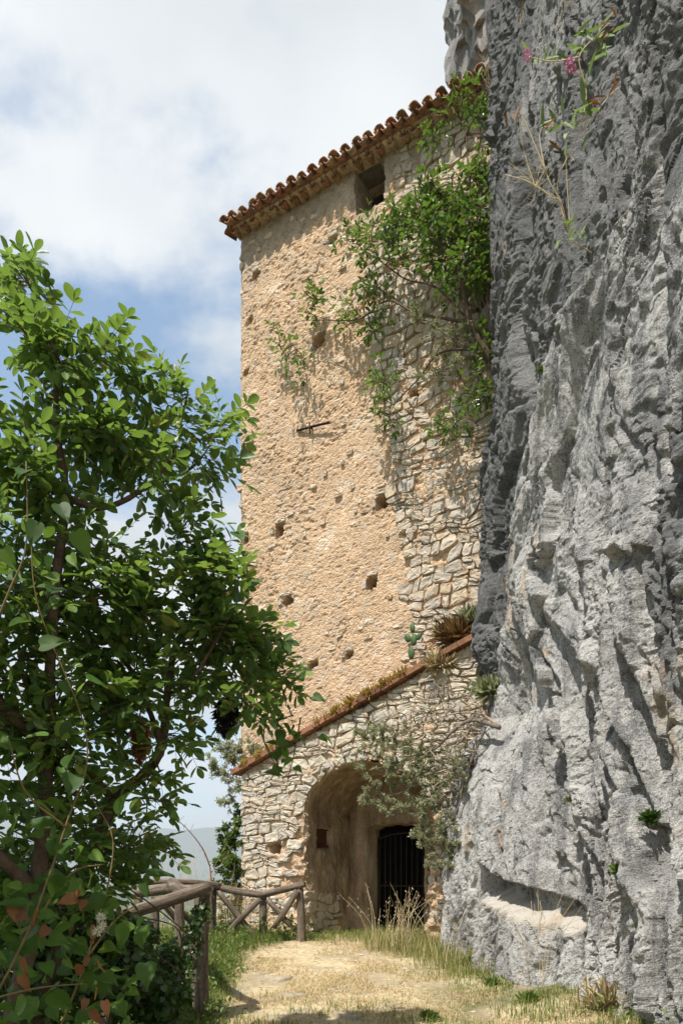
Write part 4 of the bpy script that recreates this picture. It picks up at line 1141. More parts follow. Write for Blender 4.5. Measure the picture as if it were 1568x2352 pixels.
def plant(name, label, cat, base, branches, clusters, mat, bark, seed=1, style='compound', leaf=0.07, ratio=0.5, kind='oval', shoot=0.3, nleaf=6, leaflets=7,
          group=None, nobj=0, objmat=None, twig=0.004, droop=0.15, upw=0.9, bare=0.0, objpick=None, bname='stem', lname='foliage', maxreach=9.0):
    rs = np.random.default_rng(seed)
    root = empty(name, base); tag(root, label, cat, group)
    for (pts, r0, r1) in branches:
        pts = np.asarray(pts, float)
        mb_ = MB(); n_ = len(pts)
        rr = r0 + (r1 - r0) * np.linspace(0, 1, n_) ** 0.8
        rr = rr * (1 + 0.10 * rs.normal(0, 1, n_))
        mb_.tube(pts, np.maximum(rr, 0.002), 7 if r0 > 0.012 else 5)
        mb_.build(bname, bark, root)
    nodes = np.concatenate([np.asarray(b_[0]) for b_ in branches])
    tips = []
    for (c, rad_, n_) in clusters:
        q = rs.normal(0, 1, (n_, 3)); q = nrm(q) * (rs.random((n_, 1)) ** 0.45)
        tips.append(np.asarray(c) + q * np.asarray(rad_))
    tips = np.concatenate(tips)
    dist = np.array([np.min(np.linalg.norm(nodes - t, axis=1)) for t in tips])
    order = np.argsort(dist)
    tw = MB(); LB, LD, LN, LL, LW = [], [], [], [], []
    for ti in order:
        t = tips[ti]
        dd = np.linalg.norm(nodes - t, axis=1)
        dd = dd + 0.35 * np.clip(nodes[:, 2] - t[2] + 0.02, 0, 9)      # prefer to grow upwards and outwards
        k = int(np.argmin(dd)); a = nodes[k]
        L_ = np.linalg.norm(t - a)
        if L_ < 0.03 or L_ > maxreach:
            continue
        mid = (a + t) / 2 + rs.normal(0, 0.12, 3) * L_ + UP * 0.06 * L_
        npt = max(4, int(L_ / 0.10))
        tt = np.linspace(0, 1, npt)[:, None]
        path = (1 - tt) ** 2 * a + 2 * tt * (1 - tt) * mid + tt ** 2 * t
        tw.tube(path, np.linspace(twig * (1.0 + 1.2 * min(L_, 1.0)), twig * 0.4, npt), 4 if twig > 0.003 else 3, False)
        nodes = np.concatenate([nodes, path[1:-1]])
        if rs.random() < bare:
            continue
        # leafy end of the twig
        seg = np.linalg.norm(np.diff(path, axis=0), axis=1); cum = np.r_[0, np.cumsum(seg)]; tot = cum[-1]
        st = max(0.0, tot - shoot)
        for j in range(nleaf):
            f = st + (tot - st) * (j + 0.6 + 0.3 * rs.random()) / nleaf
            f = min(f, tot)
            p_ = np.array([np.interp(f, cum, path[:, q_]) for q_ in range(3)])
            i_ = min(max(np.searchsorted(cum, f), 1), npt - 1); ax = nrm(path[i_] - path[i_ - 1])
            az = j * 2.4 + rs.uniform(0, 1.2)
            e1 = nrm(np.cross(ax, [0.3, 0.2, 1.0])); e2 = np.cross(ax, e1)
            out = nrm(ax * rs.uniform(0.35, 0.9) + (e1 * math.cos(az) + e2 * math.sin(az)) * 0.9 - UP * droop * rs.random())
            if j == nleaf - 1:
                out = nrm(ax + rs.normal(0, 0.25, 3))
            nn = nrm(UP * upw + np.array(S) * 0.25 + rs.normal(0, 0.55, 3))
            if style == 'compound':
                RL = leaf * rs.uniform(1.5, 2.3)
                sd_ = nrm(np.cross(out, nn))
                pr = (leaflets - 1) // 2
                for m in range(pr):
                    fr = 0.35 + 0.6 * m / max(pr - 1, 1)
                    pb = p_ + out * RL * fr - UP * droop * RL * fr * fr * 0.6
                    for sg in (-1, 1):
                        LB.append(pb); LD.append(out * 0.55 + sg * sd_ * 0.85 - UP * 0.12 + rs.normal(0, 0.12, 3)); LN.append(nn + rs.normal(0, 0.22, 3))
                        l_ = leaf * rs.uniform(0.5, 1.15); LL.append(l_); LW.append(l_ * ratio * rs.uniform(0.75, 1.2))
                LB.append(p_ + out * RL - UP * droop * RL * 0.6); LD.append(out - UP * 0.15 + rs.normal(0, 0.1, 3)); LN.append(nn); l_ = leaf * rs.uniform(0.8, 1.2); LL.append(l_); LW.append(l_ * ratio)
                if twig > 0.003:
                    tw.tube([p_, p_ + out * RL * 0.5 - UP * droop * RL * 0.15, p_ + out * RL - UP * droop * RL * 0.6], 0.0014, 3, False)
            else:
                for m in range(leaflets):
                    LB.append(p_ + rs.normal(0, leaf * 0.25, 3)); LD.append(out + rs.normal(0, 0.45, 3)); LN.append(nn + rs.normal(0, 0.3, 3)); l_ = leaf * rs.uniform(0.6, 1.2); LL.append(l_); LW.append(l_ * ratio)
    if tw.n:
        o_ = tw.build('twigs', bark, root); o_['kind'] = 'stuff'
    if LB:
        LB, LD, LN, LL, LW = map(np.array, (LB, LD, LN, LL, LW))
        keep = np.ones(len(LB), bool)
        if nobj:
            sc_ = objpick(LB)
            pick = np.argsort(-sc_)[:nobj]
            me = leaf_me(kind, objmat)
            for i in pick:
                leaf_object('leaf', me, root, LB[i], LD[i], LN[i], LL[i], LW[i])
            keep[pick] = False
        V_, F_ = leaves_geom(LB[keep], LD[keep], LN[keep], LL[keep], LW[keep], kind)
        o_ = mesh_np(lname, V_, F_, mat, root); o_['kind'] = 'stuff'
        print(name, 'leaves', len(LB))
    return root

TREE_Y = 0.80                 # the tree stands four fifths of the way I first guessed
def br(pts, r0, r1, n=8):
    return (bez([P(p[0], p[1], p[2] * TREE_Y) for p in pts], n), r0 * 0.88, r1 * 0.88)
def cl(u, v, ru, rv, Y, n, dy=0.32):
    Y = Y * TREE_Y; k = Y / FPX
    return (P(u, v, Y), (ru * k, dy, rv * k), n)

# ------------------------------------------------------------------ the big tree on the left
tb = [br([(60, 2420, 5.6), (150, 2130, 5.7), (212, 1960, 5.8), (262, 1842, 5.9), (335, 1775, 6.0), (372, 1712, 6.0), (384, 1600, 6.0), (402, 1490, 6.1), (452, 1400, 6.2), (470, 1300, 6.2)], 0.075, 0.014),
      br([(10, 2430, 5.2), (85, 2050, 5.2), (108, 1720, 5.3), (122, 1400, 5.3), (150, 1142, 5.4), (132, 1000, 5.4), (122, 830, 5.4), (70, 640, 5.4)], 0.070, 0.007),
      br([(150, 1142, 5.4), (235, 1166, 5.5), (330, 1122, 5.6), (395, 1045, 5.7), (432, 900, 5.8)], 0.026, 0.006),
      br([(330, 1122, 5.6), (440, 1075, 5.9), (510, 980, 6.0)], 0.014, 0.004),
      br([(372, 1712, 6.0), (318, 1570, 5.9), (245, 1450, 5.8), (195, 1300, 5.7)], 0.028, 0.007),
      br([(402, 1490, 6.1), (520, 1500, 6.3), (600, 1530, 6.4), (645, 1565, 6.4)], 0.020, 0.005),
      br([(384, 1600, 6.0), (440, 1560, 5.9), (520, 1430, 5.9), (560, 1350, 5.9)], 0.018, 0.005),
      br([(262, 1842, 5.9), (180, 1740, 5.6), (90, 1640, 5.3), (40, 1500, 5.1)], 0.030, 0.007),
      br([(212, 1960, 5.8), (300, 1930, 5.8), (365, 1900, 5.8)], 0.012, 0.004),
      br([(262, 1842, 5.9), (345, 1835, 5.9), (395, 1850, 5.9)], 0.010, 0.004),
      br([(108, 1720, 5.3), (-120, 1500, 4.6), (-350, 1250, 4.0), (-520, 1050, 3.6)], 0.05, 0.012),
      br([(85, 2050, 5.2), (-180, 1800, 4.6), (-420, 1550, 3.9)], 0.045, 0.012),
      (bez([P(-520, 1050, 2.9), np.array([-2.4, 2.3, 2.8]), np.array([-2.2, 1.7, 2.9]), np.array([-1.9, 1.1, 3.0])], 8), 0.03, 0.01)]
tcl = [cl(80, 720, 50, 105, 5.4, 14, .2), cl(34, 640, 14, 20, 5.4, 3, .1), cl(125, 850, 85, 90, 5.4, 26), cl(235, 850, 70, 85, 5.5, 22), cl(50, 1000, 80, 120, 5.2, 26), cl(200, 1000, 110, 95, 5.5, 34),
       cl(385, 900, 36, 75, 5.8, 11, .15), cl(415, 1010, 85, 60, 5.8, 20), cl(505, 975, 24, 36, 6.0, 6, .12), cl(465, 1060, 50, 34, 5.9, 9, .2), cl(300, 1070, 100, 65, 5.6, 20), cl(400, 1120, 105, 45, 5.7, 16),
       cl(110, 1170, 120, 120, 5.3, 28), cl(300, 1215, 80, 55, 5.6, 9), cl(430, 1235, 80, 50, 5.7, 10), cl(110, 1350, 125, 105, 5.3, 34), cl(295, 1350, 130, 80, 5.6, 34), cl(475, 1330, 105, 65, 5.9, 30),
       cl(450, 1450, 150, 75, 6.0, 46), cl(250, 1480, 150, 90, 5.7, 46), cl(70, 1550, 100, 125, 5.2, 36), cl(550, 1480, 80, 62, 6.2, 30), cl(612, 1555, 45, 36, 6.4, 14), cl(400, 1570, 140, 55, 6.0, 30),
       cl(240, 1620, 140, 80, 5.7, 40), cl(90, 1730, 110, 110, 5.2, 40), cl(425, 1690, 55, 35, 6.0, 6), cl(230, 1765, 110, 60, 5.8, 18), cl(110, 1890, 110, 95, 5.3, 34), cl(325, 1935, 55, 50, 5.9, 14),
       cl(230, 1960, 85, 55, 5.8, 16), cl(375, 1835, 26, 50, 5.9, 5, .15), cl(575, 1635, 44, 34, 6.2, 10), cl(60, 2060, 90, 80, 5.3, 26), cl(250, 2040, 80, 40, 5.8, 12),
       # the side of the crown that leans out of the picture, towards the sun
       (P(-250, 1300, 3.8), (0.7, 0.7, 0.8), 60), (P(-450, 1100, 3.2), (0.7, 0.7, 0.7), 60), (P(-420, 1600, 3.5), (0.7, 0.8, 0.6), 60), (P(-150, 900, 4.0), (0.5, 0.5, 0.6), 16),
       (np.array([-2.1, 1.5, 2.9]), (0.9, 1.0, 0.5), 190), (np.array([-2.4, 2.7, 2.9]), (0.7, 0.8, 0.6), 80)]
def pick_tree(B):
    u = HU + FPX * B[:, 0] / B[:, 1]; v = HV - FPX * (B[:, 2] - EYE) / B[:, 1]
    ok = (u > 5) & (u < 720) & (v > 540) & (v < 2300)
    return np.where(ok, -B[:, 1], -1e3)
tcl = [(c, r_, max(3, int(n_ * (0.36 if i_ in (3, 4, 6, 7, 9, 10, 11, 13, 14) else 0.43 if i_ < 35 else 1.0)))) for i_, (c, r_, n_) in enumerate(tcl)]
plant('leafy_tree', 'large leafy green tree with oval leaflets leaning over the fence at left', 'tree', P(60, 2420, 5.6 * TREE_Y), tb, tcl, MAT['leaf'], MAT['bark'], seed=5, leaf=0.090, ratio=0.52, shoot=0.34,
      nleaf=6, leaflets=7, nobj=290, objmat=MAT['leaf_obj'], objpick=pick_tree, twig=0.005, bname='branch', lname='crown')

# dried fruit clusters that hang in it
def hanging(name, label, c, w, h, n, mat, seed):
    rs = np.random.default_rng(seed); root = empty(name, c + UP * h); tag(root, label, 'seed cluster')
    mb_ = MB(); mb_.tube([c + UP * (h + 0.12), c + UP * h * 0.4, c - UP * h * 0.8], 0.004, 4); mb_.build('stalk', MAT['bark'], root)
    q = nrm(rs.normal(0, 1, (n, 3))) * (rs.random((n, 1)) ** 0.35) * [w, w, h]
    q[:, :2] *= (0.75 + 0.35 * np.sin((q[:, 2:3] / h + 1) * 1.5))
    d = nrm(q * [1, 1, 0.2] + rs.normal(0, 0.02, (n, 3)) - UP * 0.06)
    V_, F_ = leaves_geom(c + q, d, rs.normal(0, 1, (n, 3)), rs.uniform(0.03, 0.06, n), rs.uniform(0.008, 0.016, n), 'lance')
    o_ = mesh_np('seeds', V_, F_, mat, root); o_['kind'] = 'stuff'
hanging('seed_cluster', 'shaggy black dried seed cluster hanging at the right of the tree', P(520, 1642, 4.95), 0.062, 0.14, 900, MAT['black'], 3)
hanging('seed_cluster', 'long rusty brown dried seed cluster hanging inside the tree', P(322, 1692, 4.5), 0.04, 0.145, 700, MAT['brown_seed'], 4)

# ------------------------------------------------------------------ shrub rooted between tower and cliff
def PW(u, v, off):
    s_, z_ = on_wall(u, v, off)
    return wall_pt(s_, z_, off)
def brw(pts, r0, r1, n=8):
    return (bez([PW(*p) for p in pts], n), r0, r1)
def clw(u, v, ru, rv, off, n, dd=0.18, g=1.0):
    c = PW(u, v, off); k = c[1] / FPX * g
    return (c, (ru * k, dd, rv * k), n)
wb_ = [brw([(1130, 830, .35), (1080, 740, .5), (1058, 640, .6), (1030, 590, .65), (985, 520, .7)], 0.050, 0.014), brw([(1058, 640, .5), (1085, 520, .5), (1075, 400, .45), (1068, 300, .4), (1040, 250, .4)], 0.022, 0.005),
       brw([(1080, 740, .45), (1000, 660, .45), (930, 640, .4), (860, 590, .4), (800, 560, .35)], 0.020, 0.004), brw([(1080, 740, .45), (960, 720, .45), (890, 690, .35), (830, 730, .35), (760, 735, .3), (700, 715, .3)], 0.020, 0.004),
       brw([(1095, 800, .4), (1010, 810, .5), (960, 870, .5), (905, 930, .4), (885, 985, .35)], 0.020, 0.004), brw([(760, 735, .3), (680, 740, .28), (640, 790, .25)], 0.006, 0.003),
       brw([(890, 690, .35), (880, 630, .35), (860, 650, .35)], 0.008, 0.003), brw([(1120, 820, .35), (1085, 900, .35), (1040, 960, .35)], 0.014, 0.004), brw([(830, 730, .3), (760, 650, .2), (720, 610, .18)], 0.006, 0.002)]
wc_ = [clw(1075, 240, 40, 26, .45, 7), clw(1112, 275, 30, 34, .45, 6), clw(1000, 315, 24, 22, .4, 4), clw(1090, 400, 36, 40, .5, 12), clw(1010, 440, 60, 40, .6, 20), clw(1090, 500, 36, 60, .55, 20), clw(950, 480, 50, 36, .6, 14), clw(1020, 510, 70, 50, .65, 22),
       clw(840, 540, 50, 40, .5, 13), clw(890, 590, 50, 30, .5, 10), clw(1080, 590, 40, 50, .6, 16), clw(1000, 570, 55, 40, .65, 14), clw(905, 520, 40, 30, .55, 9), clw(710, 685, 24, 34, .35, 6), clw(785, 712, 28, 20, .35, 4), clw(625, 770, 22, 20, .3, 3),
       clw(668, 815, 30, 30, .3, 5), clw(855, 660, 34, 24, .4, 6), clw(852, 735, 24, 20, .4, 4), clw(868, 865, 34, 36, .45, 7), clw(885, 940, 34, 26, .45, 5), clw(1085, 885, 34, 44, .4, 8), clw(1035, 965, 42, 30, .4, 8), clw(1112, 770, 16, 46, .4, 6), clw(1060, 640, 50, 26, .6, 10)]
wc_ = [(c, (r_[0] * 1.15, 0.22, r_[2] * 1.15), int(n_ * 1.5)) for (c, r_, n_) in wc_]
plant('wall_shrub', 'bright green shrub sprawling over the tower wall beside the cliff', 'shrub', PW(1130, 830, .35), wb_, wc_, MAT['fig'], MAT['bark'], seed=15, leaf=0.090, ratio=0.46, shoot=0.26, nleaf=4, leaflets=5, twig=0.0080, bare=0.30, droop=0.4, bname='branch')
gb_ = [brw([(1125, 820, .3), (1060, 790, .45), (1000, 750, .5), (960, 720, .5)], 0.018, 0.005), brw([(1110, 810, .3), (1050, 830, .4), (1000, 850, .45)], 0.012, 0.004), brw([(1060, 790, .4), (1040, 720, .45), (1050, 680, .45)], 0.010, 0.003)]
gc_ = [clw(975, 715, 55, 45, .5, 26), clw(1020, 770, 60, 45, .5, 26), clw(1000, 845, 50, 40, .42, 16), clw(1070, 740, 45, 60, .45, 24), clw(1060, 830, 40, 30, .4, 10)]
plant('grey_shrub', 'fine grey-green shrub tangled beneath the bright shrub on the tower', 'shrub', PW(1125, 820, .3), gb_, gc_, MAT['olive'], MAT['grey_bark'], seed=16, style='simple', kind='lance', leaf=0.055, ratio=0.22, shoot=0.24, nleaf=9, leaflets=4, twig=0.003, bare=0.25)

def twig_bundle(name, label, base, tips, seed, mat, r=0.004, sub=3):
    rs = np.random.default_rng(seed); root = empty(name, base); tag(root, label, 'dry twigs')
    mb_ = MB()
    for t in tips:
        m = (base + t) / 2 + rs.normal(0, 0.14, 3) * np.linalg.norm(t - base)
        tt = np.linspace(0, 1, 9)[:, None]; path = (1 - tt) ** 2 * base + 2 * tt * (1 - tt) * m + tt ** 2 * t
        mb_.tube(path, np.linspace(r, r * 0.4, 9), 4, False)
        for _ in range(sub):
            k = rs.integers(2, 8); e = path[k] + rs.normal(0, 0.10, 3)
            mb_.tube([path[k], (path[k] + e) / 2 + rs.normal(0, 0.02, 3), e], [r * 0.5, r * 0.4, r * 0.25], 3, False)
    mb_.build('twigs', mat, root)['kind'] = 'stuff'
    return root
rs = np.random.default_rng(8)
twig_bundle('dry_creeper', 'bare tangled creeper on the roof end against the cliff', PW(1150, 240, .35), [PW(rs.uniform(1095, 1150), rs.uniform(120, 260), rs.uniform(.2, .55)) for _ in range(46)], 9, MAT['dry_twig'], 0.005)
twig_bundle('dead_twigs', 'bare dead twigs in the dark gap beside the cliff', PW(1130, 760, .3), [PW(rs.uniform(1065, 1125), rs.uniform(600, 760), rs.uniform(.2, .5)) for _ in range(38)], 10, MAT['dry_twig'], 0.004)

# ------------------------------------------------------------------ olive-like bush before the arch
ob_ = [brw([(1148, 1672, 1.55), (1085, 1655, 1.5), (1040, 1680, 1.5), (1000, 1720, 1.45), (950, 1740, 1.4), (890, 1760, 1.4)], 0.030, 0.006), brw([(1085, 1655, 1.5), (1030, 1630, 1.4), (970, 1640, 1.4), (900, 1670, 1.4)], 0.016, 0.004),
       brw([(1115, 1670, 1.5), (1070, 1780, 1.5), (1050, 1860, 1.45), (1010, 1920, 1.4), (975, 1970, 1.4)], 0.020, 0.005), brw([(1000, 1720, 1.45), (940, 1810, 1.4), (860, 1835, 1.4)], 0.010, 0.003), brw([(1070, 1780, 1.5), (1010, 1800, 1.45), (930, 1860, 1.4)], 0.010, 0.003)]
oc_ = [clw(835, 1755, 30, 40, 1.4, 14), clw(1040, 1960, 28, 44, 1.4, 34), clw(985, 1900, 50, 60, 1.4, 40), clw(1000, 1770, 60, 50, 1.4, 40), clw(850, 1690, 46, 40, 1.4, 44), clw(905, 1705, 60, 50, 1.4, 60), clw(960, 1750, 85, 60, 1.4, 95), clw(880, 1790, 55, 40, 1.4, 34), clw(850, 1832, 38, 24, 1.4, 18), clw(920, 1855, 60, 32, 1.4, 30), clw(1005, 1830, 55, 70, 1.4, 50),
       clw(965, 1925, 36, 34, 1.4, 20), clw(990, 1965, 32, 34, 1.4, 18), clw(1030, 1900, 36, 55, 1.4, 30), clw(1060, 1760, 36, 60, 1.45, 24)]
plant('olive_bush', 'grey-green small-leaved bush hanging from the cliff before the arch', 'bush', PW(1148, 1672, 1.55), ob_, oc_, MAT['olive'], MAT['grey_bark'], seed=18, style='simple', kind='lance', leaf=0.044, ratio=0.32, shoot=0.34, nleaf=12, leaflets=3, twig=0.0055, bare=0.10, bname='branch')
bb_ = [brw([(1146, 1668, 1.52), (1100, 1640, 1.5), (1040, 1640, 1.5), (980, 1660, 1.45)], 0.022, 0.006), brw([(1100, 1640, 1.5), (1060, 1700, 1.5), (1000, 1740, 1.5)], 0.014, 0.004), brw([(1120, 1655, 1.5), (1080, 1600, 1.4), (1020, 1590, 1.35)], 0.012, 0.004)]
bc_ = [clw(1020, 1640, 100, 55, 1.45, 150), clw(960, 1690, 90, 70, 1.45, 130), clw(1060, 1720, 50, 70, 1.5, 80), clw(1000, 1590, 70, 34, 1.35, 60), clw(1090, 1640, 36, 70, 1.5, 60), clw(1030, 1800, 50, 70, 1.45, 60)]
plant('bare_bush', 'leafless grey twiggy bush above the arch beside the cliff', 'bush', PW(1146, 1668, 1.52), bb_, bc_, MAT['olive'], MAT['dry_twig'], seed=19, style='simple', kind='lance', leaf=0.03, ratio=0.3, shoot=0.12, nleaf=4, leaflets=2, twig=0.0085, bare=0.72, bname='branch')

# heather tuft and cactus where the coping meets the tower; green sprays on the cliff edge
def tuft(name, label, cat, base, n, h, spread, mat, seed, lean_=(0, 0, 0), kind='lance', w=0.08, group=None):
    rs = np.random.default_rng(seed); root = empty(name, base); tag(root, label, cat, group)
    d = nrm(rs.normal(0, 1, (n, 3)) * spread + UP + np.array(lean_)); L = h * rs.uniform(0.5, 1.1, n)
    b_ = base + rs.normal(0, 1, (n, 3)) * [h * 0.25, h * 0.12, h * 0.05]
    V_, F_ = leaves_geom(b_, d, rs.normal(0, 1, (n, 3)), L, L * w, kind)
    mesh_np('blades', V_, F_, mat, root)['kind'] = 'stuff'
    st = MB()
    for i in range(0, n, max(1, n // 12)):
        st.tube([b_[i], b_[i] + d[i] * L[i] * 0.6], [0.003, 0.0015], 3, False)
    st.build('stems', MAT['dry_twig'], root)['kind'] = 'stuff'
    return root
tuft('heather_tuft', 'brown heathery tuft on the coping beside the cliff', 'shrub', PW(1060, 1470, .55), 900, 0.34, 0.7, MAT['heather'], 21, (-0.5, 0, -0.1), w=0.05)
tuft('heather_tuft', 'dull green heathery tuft above the brown one at the cliff edge', 'shrub', PW(1095, 1430, .5), 500, 0.26, 0.8, MAT['olive'], 22, (-0.4, 0, 0), w=0.06)
tuft('dry_tuft', 'straw-coloured grass tuft trailing over the upper coping', 'grass tuft', PW(1010, 1530, .85), 260, 0.26, 0.9, MAT['grass_dry'], 23, (-0.2, 0, -0.3), w=0.04)
tuft('green_spray', 'light green spray growing on the cliff edge above the bush', 'shrub', CLIFF_PT(4.25, 3.5, 0.05), 420, 0.24, 0.9, MAT['olive'], 24, (-0.5, -0.2, 0), 'oval', 0.25)
cac = empty('prickly_pear', PW(945, 1520, .7)); tag(cac, 'small dark green cactus on the coping near the tower', 'cactus')
for (u, v, w, h, a) in ((944, 1500, .05, .09, 0.1), (950, 1470, .05, .085, -0.1), (936, 1466, .045, .07, 0.5), (947, 1443, .04, .07, 0.15), (962, 1462, .04, .06, -0.6)):
    c = PW(u, v, .7); mb_ = MB()
    t_ = np.linspace(0, 2 * math.pi, 12, endpoint=False)
    rings = []
    for sc, dp in ((1.0, 0.0), (0.8, 0.014), (0.8, -0.014)):
        x_ = np.cos(t_) * w * sc; y_ = np.sin(t_) * h * sc
        rings.append(c + (x_ * math.cos(a) - y_ * math.sin(a))[:, None] * TR + (x_ * math.sin(a) + y_ * math.cos(a))[:, None] * UP + dp * TN)
    Vp = np.concatenate(rings + [[c + 0.018 * TN], [c - 0.018 * TN]]); Fp = []
    for i in range(12):
        j = (i + 1) % 12
        Fp += [[i, j, 12 + j, 12 + i], [j, i, 24 + i, 24 + j], [12 + i, 12 + j, 36, 36], [24 + j, 24 + i, 37, 37]]
    mb_.add(Vp, Fp); mb_.build('pad', MAT['cactus'], cac)
# yellow stonecrop along the coping: nobody could count it
rs = np.random.default_rng(26); n = 3000
ss_ = np.where(rs.random(n) < 0.6, rs.uniform(0.15, 1.55, n), rs.uniform(AL, AL + 0.75, n)); ss_ = ss_ + 0.1 * np.sin(ss_ * 23)
b_ = wall_pt(ss_, a_top(ss_) + 0.085, AD + rs.uniform(-0.13, 0.10, n))
L = rs.uniform(0.04, 0.12, n) * np.where(ss_ > 0.4, 1.25, 0.9)
V_, F_ = leaves_geom(b_, rs.normal(0, 0.6, (n, 3)) + UP * 0.55 + TN * 0.35, rs.normal(0, 1, (n, 3)), L, L * 0.22, 'lance')
o = mesh_np('stonecrop', V_, F_, MAT['sedum']); tag(o, 'yellow stonecrop growing along the brick coping', 'stonecrop', kind='stuff')

# ------------------------------------------------------------------ shrubs at the far left corner of the lean-to
sb1 = [brw([(548, 1800, .5), (530, 1740, .5), (505, 1700, .6)], 0.010, 0.003), brw([(548, 1800, .5), (515, 1780, .6), (490, 1760, .6)], 0.008, 0.003), brw([(548, 1800, .5), (560, 1730, .4), (590, 1690, .4)], 0.008, 0.003)]
sc1 = [clw(560, 1725, 55, 34, .5, 60), clw(515, 1735, 40, 42, .6, 60), clw(492, 1765, 26, 26, .6, 24), clw(530, 1800, 30, 34, .6, 34), clw(520, 1850, 26, 26, .6, 14)]
plant('corner_shrub', 'loose reddish green shrub growing out of the lean-to roof corner', 'shrub', PW(548, 1800, .5), sb1, sc1, MAT['olive'], MAT['dry_twig'], seed=31, style='simple', kind='lance', leaf=0.06, ratio=0.32, shoot=0.24, nleaf=9, leaflets=3, twig=0.003, bare=0.2)
sb2 = [brw([(545, 2045, .6), (530, 1960, .6), (520, 1900, .6)], 0.014, 0.004), brw([(545, 2045, .6), (540, 1940, .5), (545, 1850, .5)], 0.012, 0.004)]
sc2 = [clw(528, 1930, 38, 40, .6, 60), clw(525, 1990, 40, 40, .7, 60), clw(545, 1880, 16, 40, .5, 20), clw(510, 1960, 22, 30, .5, 16), clw(520, 2030, 40, 22, .7, 20)]
plant('climbing_shrub', 'green climbing shrub on the left corner of the lean-to', 'shrub', PW(545, 2045, .6), sb2, sc2, MAT['weed'], MAT['dry_twig'], seed=32, style='simple', kind='oval', leaf=0.06, ratio=0.5, shoot=0.24, nleaf=9, leaflets=3, twig=0.003)

# ================================================================== FENCES
from mathutils import Matrix
def log(name, p0, p1, r0, r1, parent, seed, sides=10, label=None):
    """a weathered round log with its own axes (local Z runs along it)"""
    rs = np.random.default_rng(seed)
    r0, r1 = r0 * 0.86, r1 * 0.86
    p0 = np.asarray(p0, float); p1 = np.asarray(p1, float); L = np.linalg.norm(p1 - p0); n = max(6, int(L / 0.09))
    zz = np.linspace(0, L, n); ang = np.arange(sides) * 2 * math.pi / sides
    bend = rs.normal(0, 0.012, 2) * L
    V_ = []
    for z in zz:
        t = z / L
        r = (r0 + (r1 - r0) * t) * (1 + 0.07 * fbm(np.cos(ang) * 1.3 + seed, np.sin(ang) * 1.3, z * 2.2, seed=500 + seed, octaves=2)) * (0.90 if t in (0.0, 1.0) else 1)
        r = r * (1 - 0.10 * np.exp(-((ang - 2.0) / 0.25) ** 2))        # a drying crack along the log
        V_.append(np.stack([np.cos(ang) * r + bend[0] * math.sin(math.pi * t), np.sin(ang) * r + bend[1] * math.sin(math.pi * t), np.full(sides, z)], -1))
    V_ = np.concatenate(V_); F_ = []
    for i in range(n - 1):
        for k in range(sides):
            k2 = (k + 1) % sides
            F_.append([i * sides + k, i * sides + k2, (i + 1) * sides + k2, (i + 1) * sides + k])
    me = bpy.data.meshes.new(name)
    caps = [list(range(sides))[::-1], [(n - 1) * sides + k for k in range(sides)]]
    me.from_pydata(V_.tolist(), [], F_ + caps)
    me.polygons.foreach_set('use_smooth', np.array([True] * len(F_) + [False, False], dtype=bool))
    me.materials.append(MAT['wood'])
    o_ = bpy.data.objects.new(name, me); COL.objects.link(o_); o_.parent = parent
    q = Vector(p1 - p0).to_track_quat('Z', 'Y')
    M_ = q.to_matrix().to_4x4(); M_.translation = Vector(p0) - Vector(parent.location)
    o_.matrix_basis = M_
    return o_
def at_ground(u, Y, dz=0.0):
    x = (u - HU) / FPX * Y
    return np.array([x, Y, float(gz(x, Y)) + dz])

near = empty('log_fence', at_ground(462, 6.5)); tag(near, 'nearer rustic log fence with dark corner post under the tree', 'fence')
pt_ = P(464, 2050, 6.5); pb_ = at_ground(462, 6.5, -0.25)
log('post', pb_, pt_ + UP * 0.02, 0.088, 0.080, near, 1)
log('rail', P(250, 2112, 5.7), P(478, 2050, 6.45) + np.array([0.0, -0.02, 0.045]), 0.060, 0.068, near, 2)
log('rail', P(476, 2060, 6.55) + UP * 0.06, P(395, 2030, 7.9), 0.075, 0.085, near, 3)
log('brace', P(468, 2068, 6.42), P(395, 2290, 6.2), 0.045, 0.040, near, 4)
log('brace', P(300, 2120, 5.9), P(440, 2325, 6.4), 0.040, 0.042, near, 5)
log('post', at_ground(255, 5.7, -0.3), P(258, 2100, 5.7), 0.075, 0.070, near, 6)
log('post', at_ground(412, 8.3, -0.3), P(412, 2040, 8.3), 0.070, 0.062, near, 7)

far = empty('log_fence', at_ground(605, 10.6)); tag(far, 'farther rustic log fence with crossed braces before the lean-to', 'fence')
posts = [(318, 9.6, 2042), (357, 9.7, 2045), (490, 10.6, 2042), (605, 10.6, 2056), (688, 10.4, 2038)]
for i, (u, Y, v) in enumerate(posts):
    g = at_ground(u, Y, -0.35)
    log('post', g, P(u, v, Y), 0.072, 0.062, far, 11 + i)
log('rail', P(322, 2030, 9.6), P(505, 2036, 10.55), 0.070, 0.066, far, 21)
log('rail', P(480, 2034, 10.55), P(612, 2058, 10.55), 0.060, 0.064, far, 22)
log('rail', P(600, 2057, 10.55), P(700, 2031, 10.35), 0.062, 0.055, far, 23)
log('rail', P(318, 2050, 9.4), P(412, 2040, 8.6), 0.085, 0.085, far, 24)
for k, (u0, v0, u1, v1, Y0, Y1) in enumerate(((500, 2048, 602, 2172, 10.5, 10.5), (597, 2066, 503, 2165, 10.42, 10.48), (614, 2066, 668, 2128, 10.5, 10.42), (683, 2046, 628, 2132, 10.34, 10.45),
                                              (484, 2046, 440, 2110, 10.5, 10.2), (362, 2060, 420, 2130, 9.6, 9.8), (470, 2150, 380, 2060, 10.4, 9.7))):
    log('brace', P(u0, v0, Y0), P(u1, v1, Y1), 0.050, 0.045, far, 31 + k)

